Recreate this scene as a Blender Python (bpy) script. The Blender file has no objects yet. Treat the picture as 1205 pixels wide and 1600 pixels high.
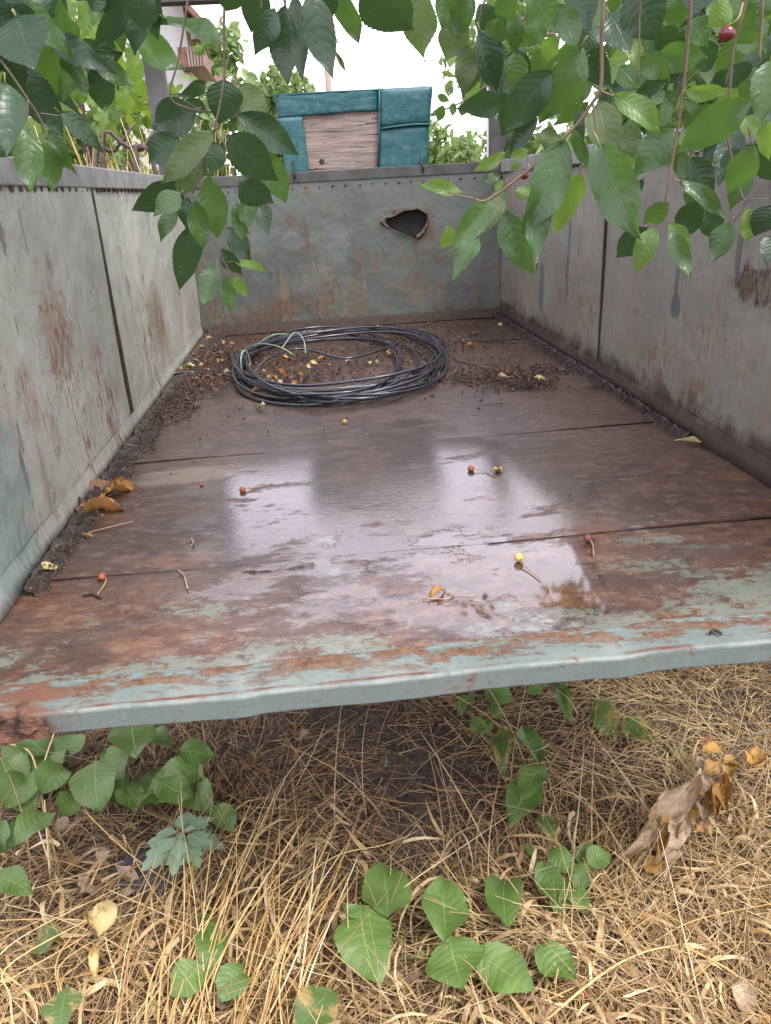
import bpy, bmesh, math, random
import numpy as np
from mathutils import Vector, Matrix
random.seed(7); rng = np.random.default_rng(7)
rad = math.radians
scene = bpy.context.scene
COL = scene.collection

# ------------------------------------------------------------------ camera
CAM = np.array([-0.1789, -0.8879, 0.6236])
PITCH, YAW, ROLL = 0.3963, 0.0724, -0.0576
FPX = 1203.0
_F = np.array([math.sin(YAW)*math.cos(PITCH), math.cos(YAW)*math.cos(PITCH), -math.sin(PITCH)])
_R0 = np.array([math.cos(YAW), -math.sin(YAW), 0.0]); _U0 = np.cross(_R0, _F)
_R = math.cos(ROLL)*_R0 + math.sin(ROLL)*_U0
_U = -math.sin(ROLL)*_R0 + math.cos(ROLL)*_U0
cam_d = bpy.data.cameras.new('camera'); cam = bpy.data.objects.new('camera', cam_d); COL.objects.link(cam)
cam.matrix_world = Matrix(((_R[0], _U[0], -_F[0], CAM[0]), (_R[1], _U[1], -_F[1], CAM[1]),
                           (_R[2], _U[2], -_F[2], CAM[2]), (0, 0, 0, 1)))
cam_d.sensor_fit = 'VERTICAL'; cam_d.sensor_height = 36.0; cam_d.lens = FPX/1600*36
cam_d.clip_start = 0.02; cam_d.clip_end = 2000
scene.camera = cam

# ------------------------------------------------------------------ world, sun, exposure
SUN_EL, SUN_AZ = rad(58), rad(130)      # azimuth clockwise from +y: behind the camera, to the right
world = bpy.data.worlds.new('World'); scene.world = world; world.use_nodes = True
wn = world.node_tree; wn.nodes.clear()
sky = wn.nodes.new('ShaderNodeTexSky'); sky.sky_type = 'NISHITA'; sky.sun_disc = False
sky.sun_elevation = SUN_EL; sky.sun_rotation = SUN_AZ; sky.dust_density = 4.0; sky.air_density = 1.0
hs = wn.nodes.new('ShaderNodeHueSaturation'); hs.inputs['Saturation'].default_value = 0.16
cl = wn.nodes.new('ShaderNodeMix'); cl.data_type = 'RGBA'; cl.inputs[0].default_value = 0.72
cl.inputs[7].default_value = (10.7, 10.1, 11.9, 1)     # an even layer of bright cloud
bg = wn.nodes.new('ShaderNodeBackground'); bg.inputs['Strength'].default_value = 0.115
wo = wn.nodes.new('ShaderNodeOutputWorld')
wn.links.new(sky.outputs[0], hs.inputs['Color']); wn.links.new(hs.outputs[0], cl.inputs[6])
wn.links.new(cl.outputs[2], bg.inputs['Color']); wn.links.new(bg.outputs[0], wo.inputs['Surface'])
sun_d = bpy.data.lights.new('sun', 'SUN'); sun_d.energy = 1.5; sun_d.angle = rad(22); sun_d.color = (1.0, 0.96, 0.9)
sun = bpy.data.objects.new('sun', sun_d); COL.objects.link(sun)
_sd = Vector((math.sin(SUN_AZ)*math.cos(SUN_EL), math.cos(SUN_AZ)*math.cos(SUN_EL), math.sin(SUN_EL)))
sun.rotation_euler = _sd.to_track_quat('Z', 'Y').to_euler(); sun.location = _sd*20
vs = scene.view_settings; vs.view_transform = 'Standard'; vs.look = 'None'; vs.gamma = 1.0
vs.exposure = 1.45; vs.use_curve_mapping = False
scene.render.engine = 'CYCLES'
scene.cycles.max_bounces = 8; scene.cycles.transparent_max_bounces = 8
scene.cycles.use_denoising = True

# ------------------------------------------------------------------ places in the yard from viewing rays
GZ = -0.70                              # ground level; the trailer floor is z = 0
def ray(px, py):
    d = _F*FPX + _R*(px-602.5) - _U*(py-800.0)
    return d/np.linalg.norm(d)
def at(px, py, dist): return CAM + ray(px, py)*dist
def at_y(px, py, y): r = ray(px, py); return CAM + r*((y-CAM[1])/r[1])
def at_x(px, py, x): r = ray(px, py); return CAM + r*((x-CAM[0])/r[0])
def at_z(px, py, z): r = ray(px, py); return CAM + r*((z-CAM[2])/r[2])

# ------------------------------------------------------------------ object helpers
def tag(o, label=None, cat=None, group=None, kind=None):
    if label: o['label'] = label
    if cat: o['category'] = cat
    if group: o['group'] = group
    if kind: o['kind'] = kind
    return o
def thing(name, loc, label, cat, group=None):
    o = bpy.data.objects.new(name, None); COL.objects.link(o); o.location = Vector(loc); o.empty_display_size = .1
    o['base'] = [float(c) for c in loc]
    del o['base']
    return tag(o, label, cat, group)
def wloc(o):
    v = Vector(o.location); p = o.parent
    while p: v = v + Vector(p.location); p = p.parent
    return v
def obj(name, me, mat=None, parent=None, loc=None):
    """link a mesh whose vertices are world coordinates (parents are never rotated or scaled)"""
    o = bpy.data.objects.new(name, me); COL.objects.link(o)
    if mat is not None and not me.materials:
        for m in (mat if isinstance(mat, (list, tuple)) else [mat]): me.materials.append(m)
    if loc is not None: o.location = Vector(loc)
    if parent is not None:
        o.parent = parent; o.location = Vector(o.location) - wloc(parent)
    return o
def put(name, me, M, parent=None):
    """a shared mesh placed by a 4x4 matrix in world space"""
    o = bpy.data.objects.new(name, me); COL.objects.link(o)
    M = M.copy()
    if parent is not None:
        o.parent = parent; M = Matrix.Translation(-wloc(parent)) @ M
    o.matrix_local = M
    return o
def pymesh(name, v, f, smooth=False, mi=None):
    me = bpy.data.meshes.new(name); me.from_pydata([tuple(map(float, a)) for a in v], [], f)
    if smooth: me.polygons.foreach_set('use_smooth', [True]*len(me.polygons))
    if mi is not None: me.polygons.foreach_set('material_index', mi)
    me.update(); return me
def fastmesh(name, v, f, tint=None, smooth=True):
    v = np.ascontiguousarray(v, dtype=np.float32); f = np.ascontiguousarray(f, dtype=np.int32); n, k = f.shape
    me = bpy.data.meshes.new(name); me.vertices.add(len(v)); me.vertices.foreach_set('co', v.ravel())
    me.loops.add(n*k); me.loops.foreach_set('vertex_index', f.ravel())
    me.polygons.add(n); me.polygons.foreach_set('loop_start', np.arange(0, n*k, k, dtype=np.int32))
    me.polygons.foreach_set('use_smooth', np.full(n, smooth))
    me.update(calc_edges=True)
    if tint is not None:
        a = me.attributes.new('tint', 'FLOAT', 'POINT'); a.data.foreach_set('value', np.ascontiguousarray(tint, dtype=np.float32))
    return me
class MB:
    """collects shapes into one mesh"""
    def __init__(s): s.v = []; s.f = []; s.m = []
    def add(s, v, f, m=0):
        o = len(s.v); s.v += [tuple(map(float, a)) for a in v]; s.f += [tuple(i+o for i in q) for q in f]; s.m += [m]*len(f); return s
    def box(s, lo, hi, m=0):
        x0, y0, z0 = lo; x1, y1, z1 = hi
        return s.add([(x0,y0,z0),(x1,y0,z0),(x1,y1,z0),(x0,y1,z0),(x0,y0,z1),(x1,y0,z1),(x1,y1,z1),(x0,y1,z1)],
                     [(0,3,2,1),(4,5,6,7),(0,1,5,4),(1,2,6,5),(2,3,7,6),(3,0,4,7)], m)
    def tube(s, pts, r, n=6, m=0, closed=False):
        pts = [np.array(p, float) for p in pts]; k = len(pts)
        rr = r if hasattr(r, '__len__') else [r]*k
        vs, up = [], np.array([0.0, 0.0, 1.0])
        for i in range(k):
            a = pts[(i-1) % k] if (closed or i) else pts[0]; b = pts[(i+1) % k] if (closed or i < k-1) else pts[-1]
            t = b-a; t = t/(np.linalg.norm(t)+1e-9)
            if i == 0:
                u = np.cross(t, up if abs(t[2]) < .9 else np.array([1.0, 0, 0]))
            else: u = u - t*np.dot(u, t)
            u = u/(np.linalg.norm(u)+1e-9); w = np.cross(t, u)
            for j in range(n):
                th = 2*math.pi*j/n; vs.append(pts[i] + rr[i]*(math.cos(th)*u + math.sin(th)*w))
        fs = []
        for i in range(k if closed else k-1):
            i2 = (i+1) % k
            for j in range(n): fs.append((i*n+j, i*n+(j+1) % n, i2*n+(j+1) % n, i2*n+j))
        if not closed: fs += [tuple(range(n-1, -1, -1)), tuple((k-1)*n+j for j in range(n))]
        return s.add(vs, fs, m)
    def ball(s, c, r, nu=10, nv=7, sq=(1,1,1), m=0, jit=0):
        vs = []; fs = []
        for i in range(nv+1):
            ph = math.pi*i/nv
            for j in range(nu):
                th = 2*math.pi*j/nu; q = r*(1+random.uniform(-jit, jit))
                vs.append((c[0]+q*sq[0]*math.sin(ph)*math.cos(th), c[1]+q*sq[1]*math.sin(ph)*math.sin(th), c[2]+q*sq[2]*math.cos(ph)))
        for i in range(nv):
            for j in range(nu): fs.append((i*nu+j, (i+1)*nu+j, (i+1)*nu+(j+1) % nu, i*nu+(j+1) % nu))
        return s.add(vs, fs, m)
    def mesh(s, name, smooth=False, bevel=0):
        me = pymesh(name, s.v, s.f, smooth, s.m)
        if bevel:
            bm = bmesh.new(); bm.from_mesh(me)
            bmesh.ops.bevel(bm, geom=list(bm.edges), offset=bevel, segments=2, profile=.6, affect='EDGES'); bm.to_mesh(me); bm.free()
        return me
    def build(s, name, mat, parent=None, smooth=False, bevel=0): return obj(name, s.mesh(name, smooth, bevel), mat, parent)
def spline(pts, n=8):
    P = [np.array(p, float) for p in pts]; P = [2*P[0]-P[1]] + P + [2*P[-1]-P[-2]]; out = []
    for i in range(1, len(P)-2):
        for k in range(n):
            t = k/n; a, b, c, d = P[i-1:i+3]
            out.append(.5*((2*b)+(c-a)*t+(2*a-5*b+4*c-d)*t*t+(3*b-a-3*c+d)*t**3))
    out.append(P[-2]); return out

# ------------------------------------------------------------------ material helpers
class NT:
    def __init__(s, name):
        s.mat = bpy.data.materials.new(name); s.mat.use_nodes = True; s.t = s.mat.node_tree; s.t.nodes.clear()
        s.out = s.t.nodes.new('ShaderNodeOutputMaterial')
    def n(s, kind, **kw):
        nd = s.t.nodes.new('ShaderNode'+kind)
        for k, v in kw.items(): setattr(nd, k, v)
        return nd
    def put(s, sock, v):
        if isinstance(v, bpy.types.NodeSocket): s.t.links.new(v, sock)
        elif v is not None:
            if hasattr(v, '__len__') and len(v) == 3 and sock.type == 'RGBA': v = (*v, 1)
            sock.default_value = v
    def coord(s, which='Object'): return s.n('TexCoord').outputs[which]
    def pos(s): return s.n('NewGeometry').outputs['Position']
    def map(s, v, scale=(1,1,1), loc=(0,0,0), rot=(0,0,0)):
        m = s.n('Mapping'); s.put(m.inputs[0], v); m.inputs[1].default_value = loc; m.inputs[2].default_value = rot; m.inputs[3].default_value = scale
        return m.outputs[0]
    def noise(s, v, scale, detail=4, rough=.55, dist=0.0):
        k = s.n('TexNoise'); s.put(k.inputs['Vector'], v); k.inputs['Scale'].default_value = scale; k.inputs['Detail'].default_value = detail
        k.inputs['Roughness'].default_value = rough; k.inputs['Distortion'].default_value = dist; return k.outputs['Fac']
    def vor(s, v, scale, feature='F1', out='Distance', rnd=1):
        k = s.n('TexVoronoi', feature=feature); s.put(k.inputs['Vector'], v); k.inputs['Scale'].default_value = scale; k.inputs['Randomness'].default_value = rnd
        return k.outputs[out]
    def ramp(s, f, stops, mode='LINEAR'):
        r = s.n('ValToRGB'); s.put(r.inputs[0], f); e = r.color_ramp.elements; r.color_ramp.interpolation = mode
        while len(e) < len(stops): e.new(0.5)
        for i, (p, c) in enumerate(stops):
            e[i].position = p; e[i].color = (c, c, c, 1) if not hasattr(c, '__len__') else (*c, 1)
        return r.outputs[0]
    def step(s, f, a, b):
        r = s.n('MapRange'); s.put(r.inputs[0], f); r.inputs[1].default_value = a; r.inputs[2].default_value = b
        r.interpolation_type = 'SMOOTHSTEP'; return r.outputs[0]
    def mix(s, f, a, b, blend='MIX'):
        m = s.n('Mix', data_type='RGBA', blend_type=blend); s.put(m.inputs[0], f); s.put(m.inputs[6], a); s.put(m.inputs[7], b); return m.outputs[2]
    def ma(s, op, a, b=0.5, c=None):
        m = s.n('Math', operation=op); s.put(m.inputs[0], a); s.put(m.inputs[1], b)
        if c is not None: s.put(m.inputs[2], c)
        return m.outputs[0]
    def mul(s, a, b): return s.ma('MULTIPLY', a, b)
    def addm(s, a, b): return s.ma('ADD', a, b)
    def sub(s, a, b): return s.ma('SUBTRACT', a, b)
    def mx(s, a, b): return s.ma('MAXIMUM', a, b)
    def xyz(s, v):
        k = s.n('SeparateXYZ'); s.put(k.inputs[0], v); return k.outputs
    def comb(s, x=0., y=0., z=0.):
        k = s.n('CombineXYZ'); s.put(k.inputs[0], x); s.put(k.inputs[1], y); s.put(k.inputs[2], z); return k.outputs[0]
    def ell(s, a, b, ca, cb, ra, rb, soft=.35, wob=None):
        """soft-edged ellipse mask in the plane of two coordinates"""
        da = s.ma('DIVIDE', s.sub(a, ca), ra); db = s.ma('DIVIDE', s.sub(b, cb), rb)
        d = s.ma('SQRT', s.addm(s.mul(da, da), s.mul(db, db)))
        if wob is not None: d = s.addm(d, s.mul(s.sub(wob, .5), 2.4))
        return s.step(d, 1.0+soft*.5, 1.0-soft*.5)
    def bump(s, h, strength=.3, dist=.01, normal=None):
        b = s.n('Bump'); s.put(b.inputs['Height'], h); b.inputs['Strength'].default_value = strength; b.inputs['Distance'].default_value = dist
        if normal is not None: s.put(b.inputs['Normal'], normal)
        return b.outputs[0]
    def bsdf(s, color, rough=.6, normal=None, metal=0., spec=.5, **kw):
        p = s.n('BsdfPrincipled'); s.put(p.inputs['Base Color'], color); s.put(p.inputs['Roughness'], rough); s.put(p.inputs['Metallic'], metal)
        s.put(p.inputs['Specular IOR Level'], spec)
        if normal is not None: s.put(p.inputs['Normal'], normal)
        for k, v in kw.items(): s.put(p.inputs[k.replace('_', ' ')], v)
        return p.outputs[0]
    def done(s, sh): s.t.links.new(sh, s.out.inputs['Surface']); return s.mat

def wall_material(name, u, base, rust_amt, stain_h, drips, fade=None, patches=()):
    """chalky grey-green paint with runs, rust and dirt; u is the wall's long axis (0 = x, 1 = y)"""
    t = NT(name); P = t.pos(); c = t.xyz(P); a, z = c[u], c[2]
    uv = t.comb(a, z, 0.0)
    big = t.noise(uv, 2.6, 5); mid = t.noise(uv, 9, 6, .65); gr = t.noise(uv, 140, 3, .6)
    run = t.noise(t.map(uv, (30, 1.6, 1)), 1.0, 6, .62); thin = t.noise(t.map(uv, (95, 2.2, 1), (5, 3, 0)), 1.0, 4, .6)
    fine = t.noise(t.map(uv, (85, 13, 1)), 1.0, 4, .65)                # short vertical nicks
    col = t.mix(t.step(big, .35, .7), base, tuple(k*.76+.004 for k in base))
    col = t.mix(t.mul(t.step(mid, .5, .75), .30), col, (.23, .19, .15))
    col = t.mix(t.mul(t.step(gr, .35, .75), .16), col, tuple(k*.55 for k in base))
    col = t.mix(t.mul(t.step(run, .57, .70), .28), col, (.11, .125, .115))
    col = t.mix(t.mul(t.step(run, .42, .28), .22), col, tuple(min(1, k*1.25) for k in base))
    col = t.mix(t.mul(t.mul(t.step(thin, .60, .65), t.step(t.noise(uv, 3.5, 3), .45, .6)), .42), col, (.085, .095, .09))
    low = t.step(z, .60, .05)                                         # more rust low down
    och = t.mul(t.step(t.noise(t.map(uv, (16, 2.4, 1), (1, 8, 0)), 1.0, 6, .65), .50, .68), t.addm(.15, t.mul(low, .75)))
    col = t.mix(t.mul(och, .75*rust_amt), col, (.235, .15, .075))
    rz = t.noise(t.map(uv, (8, 3.2, 1), (3, 1, 0)), 1.0, 6, .65); clus = t.step(t.addm(t.noise(t.map(uv, (1, .7, 1), (4, 9, 0)), 3.0, 3), t.mul(low, .07)), .47, .66)
    rmask = t.mul(t.mul(clus, t.step(t.addm(rz, t.mul(low, .10)), .48, .66)), t.step(t.noise(t.map(uv, (60, 16, 1), (9, 2, 0)), 1.0, 6, .75), .49, .58))
    col = t.mix(t.mul(rmask, rust_amt), col, t.mix(mid, (.11, .045, .018), (.22, .10, .04)))
    nick = t.mul(t.step(fine, .60, .655), t.step(t.noise(uv, 3.2, 4), .46, .62))
    col = t.mix(t.mul(nick, .85), col, t.mix(mid, (.035, .024, .018), (.12, .055, .025)))
    pits = t.mul(t.step(t.vor(t.map(uv, (1, .5, 1)), 55), .13, .06), t.step(t.noise(uv, 5, 3), .48, .65))
    col = t.mix(t.mul(pits, .8), col, (.06, .032, .018))
    spe = t.mul(t.step(t.noise(t.map(uv, (150, 70, 1), (11, 4, 0)), 1.0, 4, .65), .60, .65), t.step(t.noise(uv, 4.2, 4), .44, .62))
    col = t.mix(t.mul(spe, .75), col, t.mix(mid, (.055, .032, .02), (.17, .085, .04)))
    chip = t.mul(t.step(t.noise(t.map(uv, (1, .6, 1), (6, 2, 0)), 26, 7, .72), .60, .63), t.step(t.noise(uv, 2.8, 3), .45, .6))
    col = t.mix(t.mul(chip, .55), col, (.11, .115, .105))
    scr = t.step(t.noise(t.map(uv, (60, 3, 1), (8, 5, 0), (0, 0, .2)), 1.0, 2), .73, .76)
    col = t.mix(t.mul(scr, .5), col, (.46, .45, .42))
    wob = t.noise(t.map(uv, (24, 8, 1)), 1.0, 6, .62)
    for (da, dz, ra, rb, k) in drips:
        col = t.mix(t.mul(t.ell(a, z, da, dz, ra, rb, .3, wob), k), col, (.075, .088, .088))
    brk = t.step(t.noise(t.map(uv, (95, 34, 1), (2, 6, 0)), 1.0, 6, .72), .475, .545); brk2 = t.step(t.noise(t.map(uv, (34, 12, 1), (7, 3, 0)), 1.0, 5, .7), .40, .58)
    for (da, dz, ra, rb, cc, k) in patches:
        pm = t.mul(t.ell(a, z, da, dz, ra, rb, .7, t.noise(t.map(uv, (26, 34, 1)), 1.0, 7, .75)), k)
        col = t.mix(t.mul(pm, .38), col, cc); col = t.mix(t.mul(t.mul(pm, t.mul(brk, brk2)), 1.1), col, tuple(c_*.8 for c_ in cc))
    edge = t.addm(z, t.mul(t.sub(t.noise(uv, 11, 6, .7), .5), -.22))
    st = t.step(edge, stain_h+.03, stain_h-.04)
    col = t.mix(t.mul(st, .88), col, t.mix(mid, (.022, .016, .013), (.055, .042, .033)))
    if fade: col = t.mix(t.mul(t.ell(a, z, *fade, .9, mid), .7), col, (.135, .20, .19))
    h = t.addm(t.mul(mid, .5), t.addm(t.mul(nick, -.6), t.mul(rmask, .25)))
    h = t.addm(h, t.addm(t.mul(chip, -.5), t.mul(spe, -.3))); nb = t.bump(h, .5, .004); nb = t.bump(t.noise(uv, 4.5, 3), .55, .03, nb)
    return t.done(t.bsdf(col, t.addm(.48, t.mul(rmask, .3)), nb, spec=.35))

def make_floor_mat():
    t = NT('wet rusty floor plate'); P = t.pos(); c = t.xyz(P); x, y = c[0], c[1]
    uv = t.comb(x, y, 0.0); strk = t.map(uv, (6, 10, 1), rot=(0, 0, .15))     # wear runs across the bed
    big = t.noise(uv, 2.4, 5, .6); mid = t.noise(uv, 9, 6, .68); fn = t.noise(uv, 70, 5, .72); vf = t.noise(uv, 260, 3, .6)
    dirt = t.mix(t.step(big, .35, .65), (.040, .021, .015), (.080, .046, .032))
    dirt = t.mix(t.mul(t.step(mid, .48, .72), .55), dirt, (.110, .074, .052))
    dirt = t.mix(t.mul(t.step(t.noise(t.map(uv, (3, 20, 1)), 1.0, 6, .7), .52, .72), .4), dirt, (.030, .016, .012))
    dirt = t.mix(t.mul(t.step(fn, .56, .76), .35), dirt, (.145, .10, .07))
    m2 = t.noise(t.map(uv, (1, 1.7, 1), (5, 2, 0)), 26, 8, .74)
    dirt = t.mix(t.mul(t.step(m2, .535, .60), .55), dirt, (.135, .100, .078)); dirt = t.mix(t.mul(t.step(m2, .47, .40), .55), dirt, (.026, .015, .012))
    rust = t.mix(t.step(t.noise(strk, 1.6, 9, .76), .35, .65), (.070, .030, .019), (.145, .072, .040))
    rust = t.mix(t.mul(t.step(fn, .52, .7), .5), rust, (.19, .115, .052))
    paint = t.mix(mid, (.095, .122, .098), (.16, .175, .138)); paint = t.mix(t.mul(t.step(fn, .5, .75), .35), paint, (.20, .16, .09))
    front = t.step(y, .62, .10); rightw = t.step(x, -.05, .55); near = t.step(y, .20, .09)
    pm = t.addm(t.addm(t.noise(strk, .8, 10, .78), t.mul(t.sub(fn, .5), .16)), t.addm(t.mul(front, .045), t.addm(t.mul(t.mul(front, rightw), .07), t.mul(near, .055))))
    pmask = t.mul(t.step(pm, .60, .64), t.step(y, .95, .55))
    rn = t.addm(t.noise(t.map(strk, (1, 1, 1), (4, 7, 0)), .7, 9, .74), t.addm(t.mul(front, .10), t.mul(rightw, .05)))
    rmask = t.mul(t.step(rn, .53, .66), t.step(y, 1.25, .45))
    rust = t.mix(t.mul(t.step(m2, .53, .58), .55), rust, (.20, .125, .065)); rust = t.mix(t.mul(t.step(m2, .46, .41), .6), rust, (.045, .018, .012))
    paint = t.mix(t.mul(t.step(m2, .56, .60), .7), paint, (.11, .055, .028))
    col = t.mix(rmask, dirt, rust); col = t.mix(t.mul(pmask, .92), col, paint)
    rl = t.mul(t.step(t.noise(strk, 3.6, 10, .8), .575, .62), front); col = t.mix(t.mul(rl, .85), col, (.095, .038, .018))
    # pale scraped patch by the second joint, dark broken ring beside the coil, grit
    q = at_z(300, 742, 0)
    col = t.mix(t.mul(t.ell(x, y, q[0]-.01, q[1], .13, .055, .7, t.noise(t.map(uv, (6, 30, 1)), 1, 7, .75)), .7), col, (.20, .155, .115))
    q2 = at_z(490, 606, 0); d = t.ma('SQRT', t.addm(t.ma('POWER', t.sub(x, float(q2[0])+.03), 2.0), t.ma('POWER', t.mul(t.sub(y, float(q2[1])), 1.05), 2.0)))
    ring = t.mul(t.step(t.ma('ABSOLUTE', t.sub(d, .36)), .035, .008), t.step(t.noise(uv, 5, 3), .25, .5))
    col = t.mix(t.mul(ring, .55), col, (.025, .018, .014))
    for jy in (.4067, 1.0684, 1.73, 2.39):                                         # grime packed along each joint
        jm = t.step(t.ma('ABSOLUTE', t.sub(y, jy)), .012, .002); col = t.mix(t.mul(jm, t.mul(t.step(mid, .35, .6), .8)), col, (.022, .014, .012))
    spk = t.step(t.vor(uv, 34), .09, .04)
    col = t.mix(t.mul(spk, t.mul(t.step(mid, .55, .7), .7)), col, (.30, .25, .2))
    blk = t.step(t.vor(t.map(uv, (1, 1, 1), (3, 3, 0)), 26), .08, .05)
    col = t.mix(t.mul(blk, t.step(t.noise(uv, 4, 3), .60, .72)), col, (.012, .010, .009))
    # water: standing in the middle and in the front puddles, damp film elsewhere
    wz = t.noise(t.map(uv, (4.5, 9, 1), (2, 5, 0)), 1.0, 6, .62)
    area = t.mx(t.ell(x, y, -.02, .76, .46, .46, .9), t.ell(x, y, .14, .25, .42, .17, .8))
    wet = t.step(t.addm(t.addm(t.mul(t.sub(wz, .5), 1.7), t.mul(t.sub(m2, .5), .5)), t.mul(area, .34)), .10, .24)
    pud = t.mul(t.step(t.addm(t.addm(t.noise(t.map(uv, (7, 12, 1), (7, 1, 0)), 1.0, 8, .68), t.mul(t.sub(fn, .5), .10)), t.mul(t.ell(x, y, .13, .25, .38, .17, .9), .19)), .575, .60), t.step(y, .62, .45))
    rough = t.addm(t.mul(wet, -.14), .44); rough = t.addm(t.mul(t.sub(fn, .5), .10), rough)
    rough = t.ma('MAXIMUM', t.sub(rough, t.mul(pud, .3)), .02)
    h = t.addm(t.mul(fn, .55), t.addm(t.mul(vf, .22), t.mul(mid, .5)))
    h = t.addm(h, t.mul(pmask, .2))
    h = t.mul(h, t.sub(1.0, t.mul(pud, .97)))
    nb = t.bump(h, .28, .0030); cb = t.bump(t.mul(t.addm(t.mul(fn, .45), t.addm(t.mul(mid, .5), t.mul(vf, .10))), t.sub(1.0, t.mul(pud, .88))), .22, .0026)
    return t.done(t.bsdf(t.mix(t.mul(wet, .25), col, (.03, .02, .018)), rough, nb, spec=t.sub(.42, t.mul(wet, .2)),
                         Coat_Weight=t.addm(.08, t.mul(wet, .92)), Coat_Roughness=t.addm(t.sub(.24, t.mul(wet, .20)), t.mul(pud, -.025)), Coat_IOR=1.62, Coat_Normal=cb))

def make_sill_mat():
    t = NT('teal sill paint'); P = t.pos(); c = t.xyz(P); x, y, z = c[0], c[1], c[2]
    v = t.map(P, (9, 26, 26)); k = t.addm(t.noise(v, 1.3, 10, .78), t.mul(t.sub(t.noise(P, 130, 4, .7), .5), .12)); mid = t.noise(P, 12, 5); fn = t.noise(P, 90, 4, .7)
    col = t.mix(mid, (.092, .125, .116), (.135, .170, .152))
    col = t.mix(t.mul(t.step(fn, .5, .75), .35), col, (.18, .22, .20))
    top = t.step(z, -.004, .002)
    inner = t.mul(top, t.step(y, .004, .05))
    rm = t.mul(t.step(t.addm(k, t.mul(inner, .13)), .565, .64), t.addm(.3, t.mul(top, .7)))
    col = t.mix(rm, col, t.mix(t.step(fn, .3, .7), (.070, .030, .018), (.155, .088, .048)))
    edge = t.mul(t.step(t.ma('ABSOLUTE', t.addm(z, .001)), .0045, .001), t.step(t.noise(t.map(P, (7, 1, 1)), 1.3, 6, .7), .40, .56))
    col = t.mix(t.mul(edge, .30), col, (.36, .36, .32))  # pale broken line along the bend, the edge's highlight put into the colour
    sp2 = t.step(t.noise(t.map(P, (1, 1, 1)), 60, 7, .72), .555, .61); col = t.mix(t.mul(sp2, t.mul(t.step(mid, .4, .6), .75)), col, (.12, .058, .028))
    dl = t.step(t.noise(t.map(P, (3, 9, 9)), 2.0, 5, .6), .5, .68); col = t.mix(t.mul(dl, .35), col, (.15, .145, .115))
    e2 = t.mul(t.step(t.ma('ABSOLUTE', t.sub(y, .007)), .0055, .001), t.step(t.noise(t.map(P, (6, 40, 40)), 1.0, 7, .75), .44, .60))
    col = t.mix(t.mul(e2, top), col, (.10, .032, .018))
    spots = t.mul(t.step(t.vor(P, 26), .12, .05), t.step(t.noise(P, 7, 3), .5, .6))
    col = t.mix(spots, col, (.11, .04, .015))
    lc = t.mul(t.step(x, -.53, -.62), t.step(k, .40, .52)); col = t.mix(t.mul(lc, .9), col, (.125, .055, .034))
    return t.done(t.bsdf(col, t.addm(t.addm(.58, t.mul(t.sub(fn, .5), .3)), t.mul(rm, .3)), t.bump(t.addm(t.mul(fn, .6), rm), .4, .003), spec=.32))

def plain(name, c0, c1, scale=20, rough=.6, bump=.3, dist=.004, spec=.4, stretch=(1, 1, 1), metal=0., coords='Object', **kw):
    t = NT(name); P = t.map(t.coord(coords), stretch); k = t.noise(P, scale, 6, .65)
    return t.done(t.bsdf(t.mix(t.step(k, .3, .7), c0, c1), rough, t.bump(k, bump, dist), metal, spec, **kw))

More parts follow.
